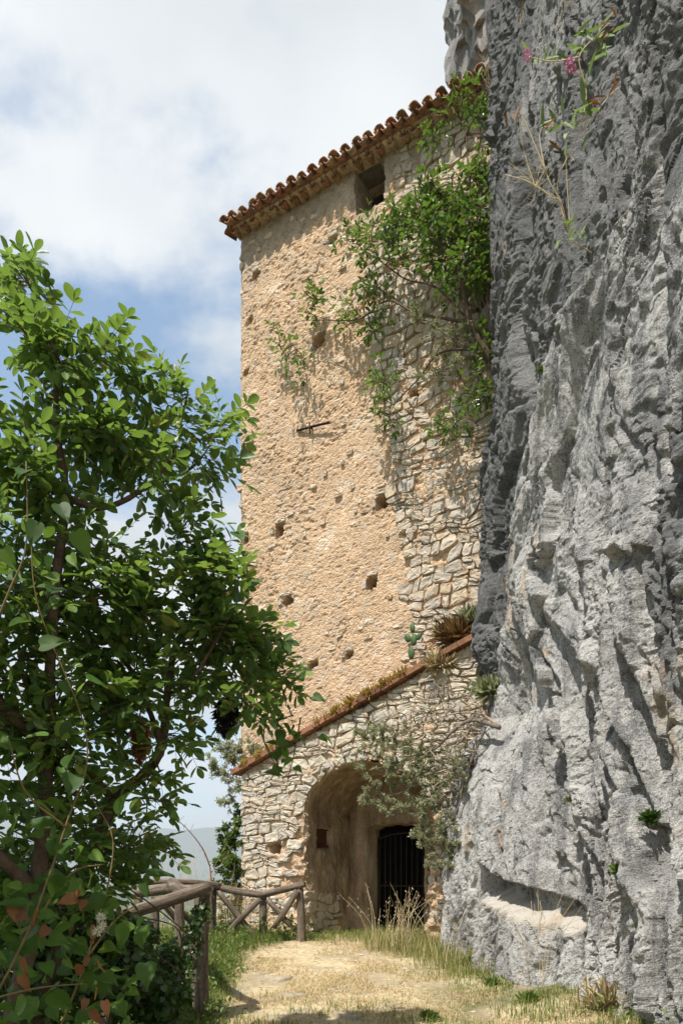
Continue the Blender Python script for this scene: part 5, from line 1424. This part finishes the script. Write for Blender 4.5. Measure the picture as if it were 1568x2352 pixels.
# ================================================================== PAVING STONES half sunk in the path (parts of the ground)
gnd = bpy.data.objects['ground']
rs = np.random.default_rng(51)
for (u, v, w, h) in ((640, 2245, .34, .20), (735, 2222, .36, .17), (790, 2270, .42, .20), (670, 2285, .38, .22), (600, 2232, .30, .16), (560, 2225, .26, .15), (815, 2235, .30, .16), (700, 2325, .40, .22), (800, 2330, .36, .22),
                     (880, 2305, .34, .2), (640, 2340, .3, .2), (745, 2150, .30, .15), (790, 2152, .25, .13), (900, 2260, .25, .16), (560, 2275, .3, .2)):
    Y = 9.0
    for _ in range(12):
        x = (u - HU) / FPX * Y; Y = 0.5 * Y + 0.5 * (EYE - float(gz(x, Y))) * FPX / (v - HV)
    n_ = 9; a = np.linspace(0, 2 * math.pi, n_, endpoint=False) + rs.uniform(0, 1)
    r = rs.uniform(0.75, 1.1, n_); z = float(gz(x, Y)) + 0.03 * float(fbm(x / 0.7, Y / 0.7, seed=9, octaves=3)) - 0.016
    ring = np.stack([x + np.cos(a) * w / 2 * r, Y + np.sin(a) * h * 0.9 * r, np.full(n_, z - 0.05)], -1)
    topr = ring.copy(); topr[:, 2] = z + 0.012 + rs.normal(0, 0.004, n_)
    inn = topr.copy(); inn[:, :2] = np.array([x, Y]) + (topr[:, :2] - [x, Y]) * 0.88; inn[:, 2] += 0.010
    Vp = np.concatenate([ring, topr, inn, [[x, Y, z + 0.024]]]); Fp = []
    for i in range(n_):
        j = (i + 1) % n_
        Fp += [[i, j, n_ + j, n_ + i], [n_ + i, n_ + j, 2 * n_ + j, 2 * n_ + i], [2 * n_ + i, 2 * n_ + j, 3 * n_, 3 * n_]]
    mb_ = MB(); mb_.add(Vp, Fp); mb_.build('paving_stone', MAT['flag'], gnd)

# ================================================================== GRASS AND WEEDS (stuff)
def blades(pts, h, w, bend, rs):
    n_ = len(pts); az = rs.uniform(0, 2 * math.pi, n_)
    sd_ = np.stack([np.cos(az), np.sin(az), np.zeros(n_)], -1); fw = np.stack([-np.sin(az), np.cos(az), np.zeros(n_)], -1)
    ln = rs.normal(0, 1, n_)[:, None] * bend
    h = h[:, None]; w = w[:, None]
    V_ = np.stack([pts - sd_ * w, pts + sd_ * w, pts + UP * h * 0.55 + fw * ln * h * 0.35 - sd_ * w * 0.8, pts + UP * h * 0.55 + fw * ln * h * 0.35 + sd_ * w * 0.8, pts + UP * h * (1 - 0.35 * np.minimum(abs(ln), 1.5)) + fw * ln * h], 1)
    F_ = np.array([[0, 1, 3], [0, 3, 2], [2, 3, 4]])[None] + (np.arange(n_) * 5)[:, None, None]
    return V_.reshape(-1, 3), F_.reshape(-1, 3)
rs = np.random.default_rng(61)
def scatter(n, x0, x1, y0, y1, f):
    x = rs.uniform(x0, x1, n); y = rs.uniform(y0, y1, n); k = rs.random(n) < f(x, y)
    x, y = x[k], y[k]
    return np.stack([x, y, gz(x, y) + 0.03 * fbm(x / 0.7, y / 0.7, seed=9, octaves=3) - 0.005], -1)
def fence_x(y):
    return np.where(y < 9.5, -1.05 - 0.05 * (y - 6.5), -1.25 + 0.55 * (y - 9.5))
def cliff_x(y):
    return 2.60 - 0.286 * (y - 5.0)
# short straw on the path
path_f = lambda x, y: np.clip(smooth(-0.25, 0.25, x - fence_x(y)) * smooth(0.0, 0.3, cliff_x(y) - x + 0.2) * (0.36 + 0.75 * fbm(x / 0.45, y / 0.45, seed=611, octaves=2)), 0, 1)
pts = scatter(150000, -1.6, 2.6, 4.6, 11.2, path_f)
V_, F_ = blades(pts, rs.uniform(0.02, 0.06, len(pts)), rs.uniform(0.0015, 0.0035, len(pts)), 1.2, rs)
o = mesh_np('dry_grass', V_, F_, MAT['grass_dry']); tag(o, 'short bleached straw covering the path', 'grass', kind='stuff'); print('dry', len(pts))
# green grass: along the fence, the lower right, beneath the cliff
gf = lambda x, y: np.clip(smooth(0.15, -0.25, x - fence_x(y)) + 0.75 * smooth(0.9, 0.2, cliff_x(y) - x) * smooth(-0.2, 0.3, fbm(x / 0.5, y / 0.5, seed=621, octaves=2) + 0.15) + 0.45 * smooth(7.4, 6.2, y) * smooth(-0.1, 0.4, fbm(x / 0.4, y / 0.4, seed=625, octaves=2)) + 0.8 * smooth(10.2, 10.8, y) * smooth(0.9, 0.2, x), 0, 1)
pts = scatter(80000, -4.6, 2.6, 4.8, 11.6, gf)
hh_ = rs.uniform(0.05, 0.13, len(pts)) * (1 + 0.9 * smooth(0.0, -0.5, pts[:, 0] - fence_x(pts[:, 1])))
V_, F_ = blades(pts, hh_, rs.uniform(0.002, 0.0045, len(pts)), 0.6, rs)
o = mesh_np('green_grass', V_, F_, MAT['grass_green']); tag(o, 'green grass along the fence and the cliff foot', 'grass', kind='stuff'); print('green', len(pts))
# tall mixed grass before the doorway and along the cliff foot
tf_ = lambda x, y: np.clip(smooth(0.75, 0.2, cliff_x(y) - x) * smooth(7.6, 8.6, y) + 0.9 * smooth(9.2, 9.9, y) * smooth(0.15, 0.6, x), 0, 1)
pts = scatter(15000, 0.1, 2.4, 7.4, 10.9, tf_)
V_, F_ = blades(pts, rs.uniform(0.08, 0.31, len(pts)), rs.uniform(0.002, 0.004, len(pts)), 0.45, rs)
o = mesh_np('tall_grass', V_, F_, MAT['grass_tall']); tag(o, 'tall half-dry grass between the doorway and the cliff', 'grass', kind='stuff'); print('tall', len(pts))
# leafy weeds behind and under the fence
wf = lambda x, y: np.clip(smooth(0.10, -0.15, x - fence_x(y)) * smooth(-0.3, 0.3, fbm(x / 0.6, y / 0.6, seed=631, octaves=2) + 0.1) + 0.5 * smooth(0.4, 0.1, cliff_x(y) - x) * smooth(6.5, 6.0, y), 0, 1)
pts = scatter(42000, -4.2, 2.4, 5.0, 11.2, wf)
hw = rs.uniform(0.02, 0.44, len(pts)) * (0.4 + 0.6 * smooth(-0.3, 0.4, fbm(pts[:, 0] / 0.35, pts[:, 1] / 0.35, seed=633, octaves=2))) * (0.5 + 0.5 * smooth(8.5, 10.0, pts[:, 1]))
L = rs.uniform(0.025, 0.065, len(pts))
V_, F_ = leaves_geom(pts + UP * hw[:, None], nrm(rs.normal(0, 1, (len(pts), 3)) + UP * 0.4), nrm(UP + rs.normal(0, 0.5, (len(pts), 3))), L, L * 0.5, 'oval')
o = mesh_np('weeds', V_, F_, MAT['weed']); tag(o, 'leafy green weeds growing behind the log fences', 'weeds', kind='stuff'); print('weeds', len(pts))

# ---- wild oat stalks in front of the gate
def oat(name, label, base, n, h, spread, seed, spk=True):
    rs = np.random.default_rng(seed); root = empty(name, base); tag(root, label, 'dry grass')
    sb, sd, sn, sl = [], [], [], []
    for i in range(n):
        b_ = base + np.array([rs.normal(0, spread), rs.normal(0, spread * 0.5), 0]); b_[2] = float(gz(b_[0], b_[1])) - 0.02
        hh = h * rs.uniform(0.55, 1.1); ln = rs.normal(0, 0.28, 2)
        pth = bez([b_, b_ + [ln[0] * hh * 0.3, ln[1] * hh * 0.3, hh * 0.55], b_ + [ln[0] * hh, ln[1] * hh, hh]], 5)
        mb_ = MB(); mb_.tube(pth, np.linspace(0.0035, 0.0015, len(pth)), 4, False); mb_.build('stalk', MAT['grass_stalk'], root)
        if spk:
            for _ in range(rs.integers(5, 11)):
                k = rs.integers(len(pth) // 2, len(pth)); sb.append(pth[k] + rs.normal(0, 0.025, 3)); sd.append([rs.normal(0, 0.4), rs.normal(0, 0.4), -1]); sn.append(rs.normal(0, 1, 3)); sl.append(rs.uniform(0.02, 0.035))
    if sb:
        V_, F_ = leaves_geom(np.array(sb), np.array(sd), np.array(sn), np.array(sl), np.array(sl) * 0.35, 'lance')
        mesh_np('spikelets', V_, F_, MAT['grass_dry'], root)['kind'] = 'stuff'
MAT['grass_stalk'] = m_simple('dry_stalk', (0.42, 0.33, 0.18), (0.62, 0.52, 0.33), 20, 0.7, 0.1)
oat('wild_oats', 'tall dry wild oats standing before the iron gate', at_ground(915, 9.7), 34, 0.80, 0.20, 71)
oat('dry_stalks', 'few long bleached grass stalks under the hewn rock niche', at_ground(1250, 7.3), 11, 1.05, 0.07, 72, False)
oat('dry_stalks', 'sparse pale grass stalks at the foot of the cliff by the path', at_ground(1085, 8.5), 10, 0.75, 0.22, 73, False)
tuft('pale_umbels', 'low pale pink seed heads at the foot of the near buttress', 'dry flowers', at_ground(1400, 6.3), 240, 0.30, 0.8, MAT['grass_dry'], 74, w=0.05)

# ---- low clumps of green herb on the right of the path
for i, (u, Y, h, lab) in enumerate(((1130, 7.6, .10, 'small round clump of green herb beside the path below the niche'), (1075, 8.5, .12, 'little green herb clump at the cliff foot left of the niche'), (1215, 6.9, .10, 'low green herb clump nearest the buttress on the right'),
                                    (985, 6.5, .08, 'tiny green herb tuft at the bottom edge in the dry path'))):
    tuft('herb_clump', lab, 'herb', at_ground(u, Y), 190, h, 1.1, MAT['weed'], 80 + i, kind='oval', w=0.35, group='herb clumps beside the path')

# ---- plants behind the far fence
oat('dead_thicket', 'thicket of reddish dead stems behind the fence left of the lean-to', at_ground(415, 11.6), 46, 1.35, 0.42, 91, False)
oat('pale_umbellifer', 'pale dry flower stems in front of the hazy valley', at_ground(470, 11.2), 26, 1.0, 0.30, 92, True)
mb_ = MB(); pth = bez([P(482, 1990, 11.5), P(462, 1945, 11.5), P(420, 1895, 11.5), P(385, 1872, 11.5)], 8); mb_.tube(pth, np.linspace(0.012, 0.004, len(pth)), 5)
r_ = empty('dry_cane', P(482, 2040, 11.5)); tag(r_, 'single arching dry reddish cane against the sky', 'cane'); mb_.tube([P(490, 2080, 11.5), P(482, 1990, 11.5)], 0.012, 5); mb_.build('stem', MAT['brown_seed'], r_)
mb_ = MB()
rs = np.random.default_rng(95)
for _ in range(16):
    k = rs.integers(4, len(pth)); e = pth[k] + rs.normal(0, 0.06, 3); mb_.tube([pth[k], e], [0.003, 0.002], 3, False)
mb_.build('twigs', MAT['brown_seed'], r_)['kind'] = 'stuff'
fl = empty('yellow_flowers', at_ground(535, 10.9)); tag(fl, 'clump of small yellow flowers behind the fence at the wall', 'flowers')
rs = np.random.default_rng(96); fs = MB(); fb, fd, fn = [], [], []
for _ in range(60):
    b_ = at_ground(535, 10.9) + rs.normal(0, 1, 3) * [0.16, 0.10, 0]; t_ = b_ + np.array([rs.normal(0, .06), rs.normal(0, .05), rs.uniform(0.35, 0.80)])
    fs.tube([b_, t_], [0.003, 0.0015], 3, False)
    for k in range(5):
        a = k * 1.257; fb.append(t_); fd.append([math.cos(a), math.sin(a), 0.4]); fn.append(UP)
fs.build('stems', MAT['weed'], fl)['kind'] = 'stuff'
V_, F_ = leaves_geom(np.array(fb), np.array(fd), np.array(fn, float) + 0.01, np.full(len(fb), 0.022), np.full(len(fb), 0.016), 'oval')
mesh_np('petals', V_, F_, MAT['yellow'], fl)['kind'] = 'stuff'
# crumbling low wall at the edge of the drop
rw = empty('ruined_wall', PW(505, 2020, 0.5)); tag(rw, 'crumbling low rubble wall left of the lean-to', 'wall')
rs = np.random.default_rng(97); ppt = wall_pt
for q in courses(on_wall(478, 2000, .4)[0], on_wall(548, 2000, .4)[0], 0.3, 1.15, rs, 0.07, 0.15, 0.08, 0.22):
    c = np.mean(q, 0)
    if c[1] > 0.75 + 0.25 * math.sin(c[0] * 9) + rs.uniform(-.1, .25):
        continue
    V_, F_ = stone_geom(round_poly(q, rs, gap=0.003, power=0.5), rs.uniform(0.02, 0.09), -0.30, rs, pt=lambda s, z, d: wall_pt(s, z, np.asarray(d) + 0.35))
    mb_ = MB(); mb_.add(V_, F_); mb_.build('stone', MAT['stone'], rw)

# ================================================================== PLANTS ON THE CLIFF
val = empty('red_valerian', CLIFF_PT(1.45, 6.35)); tag(val, 'straggling plant with pink flower heads on the upper cliff', 'plant')
base = CLIFF_PT(1.45, 6.35, -0.03)
def PC(u, v, Y):
    return P(u, v, Y)
vst = [[(1358, 580, 6.25), (1310, 545, 6.1), (1290, 470, 6.0), (1255, 400, 5.95), (1240, 300, 5.95), (1285, 290, 5.9), (1380, 260, 5.9)], [(1300, 520, 6.05), (1280, 420, 6.0), (1330, 300, 5.9), (1345, 200, 5.9), (1310, 150, 5.85)],
       [(1345, 200, 5.9), (1330, 130, 5.85), (1370, 80, 5.85), (1400, 50, 5.85)], [(1330, 130, 5.85), (1270, 140, 5.85), (1215, 130, 5.85)], [(1290, 470, 6.0), (1220, 420, 6.0), (1160, 400, 6.05)], [(1255, 400, 5.95), (1200, 270, 5.9), (1175, 265, 5.9)],
       [(1340, 300, 5.9), (1390, 230, 5.9), (1420, 200, 5.9)], [(1310, 545, 6.1), (1300, 360, 5.95), (1320, 370, 5.9)]]
for st in vst:
    mb_ = MB(); pth = bez([PC(*p) for p in st], 6); mb_.tube(pth, np.linspace(0.006, 0.0025, len(pth)), 5); mb_.build('stem', MAT['grass_stalk'], val)
rs = np.random.default_rng(101)
lf = [(1340, 90), (1360, 75), (1380, 95), (1345, 120), (1325, 100), (1395, 70), (1370, 120), (1300, 130), (1355, 100), (1335, 75), (1350, 210), (1360, 190), (1340, 240), (1300, 265), (1320, 270), (1290, 290), (1265, 290), (1335, 285), (1365, 265), (1380, 250),
      (1310, 545), (1300, 530), (1320, 530), (1295, 550), (1305, 560), (1330, 345), (1300, 365), (1245, 295), (1230, 130), (1250, 140), (1270, 150), (1290, 280), (1330, 110), (1365, 85), (1350, 60), (1375, 70), (1340, 130), (1320, 85), (1385, 110), (1310, 290), (1275, 285), (1345, 265), (1330, 250), (1355, 150), (1350, 170), (1240, 140), (1220, 135), (1315, 515), (1290, 540), (1325, 555), (1300, 300), (1255, 300)]
MAT['valerian'] = leaf_mat('valerian_leaf', [(0.0, (0.11, 0.17, 0.06)), (0.6, (0.20, 0.27, 0.10)), (1.0, (0.36, 0.42, 0.24))], rough=0.5, tf=0.35, per='object')
vle = leaf_me('lance', MAT['valerian'])
for (u, v) in lf:
    leaf_object('leaf', vle, val, PC(u + rs.normal(0, 4), v + rs.normal(0, 4), 5.9), np.array([rs.normal(0, 0.8), -0.2 - rs.random() * 0.4, rs.normal(0.1, 0.8)]), np.array([-0.6, -0.6, 0.5]) + rs.normal(0, 0.3, 3), rs.uniform(0.11, 0.19), rs.uniform(0.032, 0.05))
dle = leaf_me('lance', MAT['dead_leaf'])
for (u, v) in ((1400, 45), (1415, 40), (1410, 210), (1395, 225), (1360, 225), (1378, 240), (1370, 105), (1410, 65), (1250, 300), (1285, 345), (1165, 290), (1180, 280)):
    leaf_object('dry_leaf', dle, val, PC(u, v, 5.9), np.array([rs.normal(0, 0.6), -0.3, rs.normal(0, 0.7)]), np.array([-0.6, -0.6, 0.3]) + rs.normal(0, 0.3, 3), rs.uniform(0.08, 0.14), rs.uniform(0.02, 0.035))
for (u, v, w) in ((1212, 128, 0.035), (1310, 150, 0.04), (1306, 140, 0.03), (1208, 120, 0.022), (1316, 158, 0.025)):
    c = PC(u, v, 5.84); n_ = 60; q = nrm(rs.normal(0, 1, (n_, 3)))
    V_, F_ = leaves_geom(c + q * w * 0.6, q, rs.normal(0, 1, (n_, 3)), np.full(n_, w * 0.55), np.full(n_, w * 0.35), 'oval')
    mesh_np('flower_head', V_, F_, MAT['pink'], val)
rs = np.random.default_rng(102)
twig_bundle('dry_stem_spray', 'thin dry straw-coloured stems trailing left of the pink flowers', PC(1230, 430, 6.0), [PC(rs.uniform(1150, 1290), rs.uniform(250, 480), rs.uniform(5.9, 6.1)) for _ in range(14)], 103, MAT['grass_stalk'], 0.0025, 2)
for i, (p, z, n, h, lab, m_) in enumerate(((0.72, 1.70, 260, 0.12, 'dark green fern-like tuft in the right-hand crevice', 'ivy'), (0.95, 1.30, 240, 0.11, 'yellow-green moss hanging in the crevice near the niche', 'weed'), (2.15, 6.05, 90, 0.08, 'tiny green sprig in the dark upper crevice', 'weed'),
                                           (1.95, 1.95, 140, 0.10, 'thin yellowish sprig in the middle crevice', 'grass_green'), (3.9, 4.7, 160, 0.14, 'pale dry wisp of grass on the cliff edge by the rubble', 'grass_dry'), (4.2, 2.6, 200, 0.16, 'brown mossy tuft below the bare bush on the rock edge', 'heather'))):
    tuft('crevice_plant', lab, 'plant', CLIFF_PT(p, z, 0.02), n, h * 0.6, 1.1, MAT[m_], 110 + i, (-0.4, -0.3, -0.3), 'oval' if m_ in ('ivy', 'weed') else 'lance', 0.35 if m_ in ('ivy', 'weed') else 0.07)

# ================================================================== NEAR VINES, BOTTOM LEFT
def vine(name, label, base, stems, leaves_, seed, size, mat, kind='heart', extra=None):
    rs = np.random.default_rng(seed); root = empty(name, base); tag(root, label, 'vine')
    for st in stems:
        mb_ = MB(); pth = bez([P(*p) for p in st], 7); mb_.tube(pth, np.linspace(0.006, 0.0025, len(pth)), 5); mb_.build('stem', MAT['vine_stem'], root)
    me = leaf_me(kind, mat)
    for (u, v, Y) in leaves_:
        L = size * rs.uniform(0.6, 1.25)
        d = np.array([rs.normal(0.25, 0.75), rs.normal(-0.25, 0.5), rs.normal(-0.35, 0.45)])
        n_ = np.array([-0.25, -0.75, 0.75]) + rs.normal(0, 0.45, 3)
        leaf_object('leaf', me, root, P(u, v, Y), d, n_, L, L * rs.uniform(0.58, 0.78))
    return root
MAT['vine_stem'] = m_simple('vine_stem', (0.10, 0.085, 0.03), (0.19, 0.13, 0.05), 20, 0.6, 0.1)
rs = np.random.default_rng(120)
stems = [[(-60, 2380, 3.0), (60, 2150, 3.0), (150, 1900, 3.1), (200, 1700, 3.1), (90, 1400, 3.0), (70, 1230, 3.0)], [(100, 2450, 3.2), (200, 2200, 3.2), (260, 1950, 3.3), (210, 1830, 3.3)], [(-40, 1500, 2.9), (20, 1360, 2.9), (60, 1250, 2.9), (60, 1060, 2.9)],
         [(60, 2150, 3.0), (160, 2010, 3.1), (240, 1985, 3.2)], [(200, 2200, 3.2), (260, 2120, 3.2), (310, 2080, 3.2)], [(-40, 2300, 2.9), (90, 2270, 3.0), (200, 2260, 3.1)], [(150, 1900, 3.1), (60, 1820, 3.0), (20, 1700, 3.0)]]
key = [(85, 1200, 2.9), (120, 1230, 2.9), (175, 1220, 2.9), (60, 1080, 2.9), (10, 1260, 2.9), (20, 1440, 2.9), (30, 1560, 3.0), (130, 1350, 3.0), (200, 1560, 3.0), (110, 1690, 3.0), (60, 1770, 3.0), (170, 1780, 3.1), (270, 1870, 3.3), (300, 1858, 3.3), (120, 1930, 3.1),
       (150, 1935, 3.1), (190, 1945, 3.1), (30, 1830, 3.0), (245, 2060, 3.2), (270, 2070, 3.2), (60, 2080, 3.0), (90, 2100, 3.0), (210, 1960, 3.1), (330, 2030, 3.4), (340, 2010, 3.4), (60, 2300, 3.0), (120, 2280, 3.0), (20, 2330, 2.9), (150, 2200, 3.1), (230, 2240, 3.1)]
rnd = [(rs.uniform(-30, 340), rs.uniform(2010, 2400), rs.uniform(3.0, 4.2)) for _ in range(150)] + [(rs.uniform(-30, 170), rs.uniform(1150, 2000), rs.uniform(2.9, 3.8)) for _ in range(36)]
rnd = [t for t in rnd if not (t[0] > 250 and t[1] < 2120)]
vine('clematis_vine', 'broad-leaved climbing vine in the bottom left foreground', P(-60, 2400, 3.0), stems, key + rnd, 121, 0.105, MAT['vine_leaf'])
# trailing vine that hangs from the tree over the lean-to
stems2 = [[(640, 1640, 5.1), (634, 1720, 5.1), (640, 1790, 5.1)], [(690, 1650, 5.1), (676, 1730, 5.1), (660, 1790, 5.1)], [(410, 1180, 4.6), (430, 1250, 4.6), (460, 1310, 4.6)], [(620, 1620, 5.1), (606, 1700, 5.1), (640, 1770, 5.1)]]
lv2 = [(rs.uniform(612, 680), rs.uniform(1640, 1780), rs.uniform(4.9, 5.2)) for _ in range(30)] + [(u, v, 4.6) for (u, v) in ((450, 1200), (470, 1215), (515, 1215), (540, 1222), (500, 1230), (440, 1260), (480, 1255), (410, 1245), (525, 1205), (465, 1290))] + [(718, 1600, 5.1), (735, 1690, 5.0), (745, 1692, 5.0), (700, 1700, 5.1)]
vine('trailing_vine', 'thin vine with pointed leaves trailing from the tree across the wall', P(640, 1640, 5.1), stems2, lv2, 123, 0.10, MAT['vine_leaf'])
# dead brown leaves caught in the vine
dlm = leaf_me('heart', MAT['dead_leaf'])
dead = [(175, 2062, 3.0), (185, 2045, 3.0), (195, 2068, 3.0), (45, 2090, 3.0), (30, 2080, 3.0), (90, 2090, 3.0), (230, 2145, 3.1), (218, 2128, 3.1), (205, 2200, 3.0), (188, 2218, 3.0), (225, 2205, 3.0), (200, 2295, 2.9), (222, 2285, 2.9), (212, 2320, 2.9), (240, 2300, 2.9), (55, 2200, 3.0), (50, 2240, 3.0), (110, 2130, 3.0), (320, 1690, 5.3)]
cl_root = bpy.data.objects['clematis_vine']
rs = np.random.default_rng(125)
for (u, v, Y) in dead:
    leaf_object('dry_leaf', dlm, cl_root, P(u, v, Y), np.array([rs.normal(0, 0.6), rs.normal(-.2, .3), rs.normal(-0.5, 0.4)]), np.array([-0.2, -0.9, 0.4]) + rs.normal(0, 0.4, 3), rs.uniform(0.05, 0.09), rs.uniform(0.03, 0.06))
for (u, v) in ((232, 2108), (236, 2128), (224, 2140)):
    c = P(u, v, 2.9); n_ = 70; q = nrm(rs.normal(0, 1, (n_, 3)))
    V_, F_ = leaves_geom(np.repeat([c], n_, 0), q, rs.normal(0, 1, (n_, 3)), np.full(n_, 0.026) * rs.uniform(.7, 1.1, n_), np.full(n_, 0.0022), 'lance')
    mesh_np('seed_head', V_, F_, MAT['cream'], cl_root)
# dark ivy that smothers the slope under the near fence
n = 9000
q = np.concatenate([nrm(rs.normal(0, 1, (n, 3))) * rs.random((n, 1)) ** 0.33])
cents = np.array([P(60, 2260, 4.6), P(220, 2230, 5.0), P(330, 2290, 5.4), P(130, 2120, 4.8), P(380, 2240, 5.9), P(30, 2040, 4.9), P(270, 2150, 5.4)]); rads = np.array([(.55, .4, .30), (.45, .4, .26), (.35, .35, .2), (.45, .35, .28), (.14, .2, .26), (.35, .3, .3), (.3, .3, .14)])
ci = rs.integers(0, len(cents), n); B = cents[ci] + q * rads[ci]
L = rs.uniform(0.035, 0.075, n)
iv = empty('ivy_mass', P(150, 2300, 5.0)); tag(iv, 'dark ivy thicket under the tree at bottom left', 'ivy')
V_, F_ = leaves_geom(B, rs.normal(0, 0.7, (n, 3)) + [0, -.2, -.3], np.array([-.2, -.6, .7]) + rs.normal(0, .5, (n, 3)), L, L * 0.75, 'heart'); mesh_np('foliage', V_, F_, MAT['ivy'], iv)['kind'] = 'stuff'
mb_ = MB()
for _ in range(26):
    a, b2 = rs.integers(0, len(cents), 2); p0 = cents[a] + rs.normal(0, .2, 3); p1 = cents[b2] + rs.normal(0, .2, 3); mb_.tube(bez([p0, (p0 + p1) / 2 + rs.normal(0, .12, 3), p1], 6), 0.006, 4, False)
mb_.build('stems', MAT['bark'], iv)['kind'] = 'stuff'
# ivy wound round the near brace
iv2 = empty('ivy_strand', P(430, 2230, 6.3)); tag(iv2, 'strand of dark ivy wound up the brace of the near post', 'ivy')
t_ = rs.random(420)[:, None]; B = P(470, 2075, 6.36) * (1 - t_) + P(395, 2290, 6.15) * t_ + rs.normal(0, 0.045, (420, 3)) * (0.6 + t_)
L = rs.uniform(0.03, 0.06, 420); V_, F_ = leaves_geom(B, rs.normal(0, 0.7, (420, 3)) + [0, -.4, -.3], np.array([-.2, -.8, .5]) + rs.normal(0, .4, (420, 3)), L, L * 0.75, 'heart'); mesh_np('foliage', V_, F_, MAT['ivy'], iv2)['kind'] = 'stuff'
mb_ = MB(); mb_.tube(bez([P(395, 2290, 6.12), P(440, 2180, 6.2), P(470, 2075, 6.33)], 8), 0.006, 4); mb_.build('stem', MAT['bark'], iv2)

# ---- gravel and litter trodden into the path (stuff)
rs = np.random.default_rng(131)
pts = scatter(1500, -1.3, 2.2, 5.2, 10.8, lambda x, y: np.clip(smooth(-0.1, 0.3, x - fence_x(y)) * smooth(0.0, 0.3, cliff_x(y) - x) * (0.35 + 0.9 * fbm(x / 0.6, y / 0.6, seed=641, octaves=2)), 0, 1))
ico_v = nrm(np.array([(1, 0, .3), (.4, .9, .25), (-.6, .7, .3), (-.95, -.2, .28), (-.2, -.95, .3), (.75, -.65, .25), (.1, .05, .75), (0, 0, -.5)], float)); ico_v[:, 2] *= 0.6
ico_f = np.array([(0, 1, 6), (1, 2, 6), (2, 3, 6), (3, 4, 6), (4, 5, 6), (5, 0, 6), (1, 0, 7), (2, 1, 7), (3, 2, 7), (4, 3, 7), (5, 4, 7), (0, 5, 7)])
sz = rs.uniform(0.006, 0.022, len(pts)) * np.where(rs.random(len(pts)) < 0.06, 2.2, 1.0); az = rs.uniform(0, 6.28, len(pts))
rot = np.stack([np.stack([np.cos(az), -np.sin(az), 0 * az], -1), np.stack([np.sin(az), np.cos(az), 0 * az], -1), np.stack([0 * az, 0 * az, 1 + 0 * az], -1)], 1)
V_ = pts[:, None, :] + np.einsum('nij,kj->nki', rot, ico_v) * sz[:, None, None] * rs.uniform(0.7, 1.3, (len(pts), len(ico_v), 1))
F_ = ico_f[None] + (np.arange(len(pts)) * len(ico_v))[:, None, None]
o = mesh_np('gravel', V_.reshape(-1, 3), F_.reshape(-1, 3), MAT['stone'], smooth_shade=False); tag(o, 'loose gravel trodden into the dry path', 'gravel', kind='stuff')
n = 500
pts = scatter(n * 3, -1.4, 2.2, 5.0, 10.6, lambda x, y: np.clip(0.5 * smooth(0.5, -0.2, x - fence_x(y)) + 0.5 * smooth(0.6, 0.1, cliff_x(y) - x) + 0.05, 0, 1))
L = rs.uniform(0.02, 0.05, len(pts))
V_, F_ = leaves_geom(pts + UP * 0.03, rs.normal(0, 1, (len(pts), 3)) * [1, 1, 0.25], UP + rs.normal(0, 0.35, (len(pts), 3)), L, L * 0.5, 'oval')
o = mesh_np('leaf_litter', V_, F_, MAT['heather']); tag(o, 'brown fallen leaves along the edges of the path', 'leaf litter', kind='stuff')
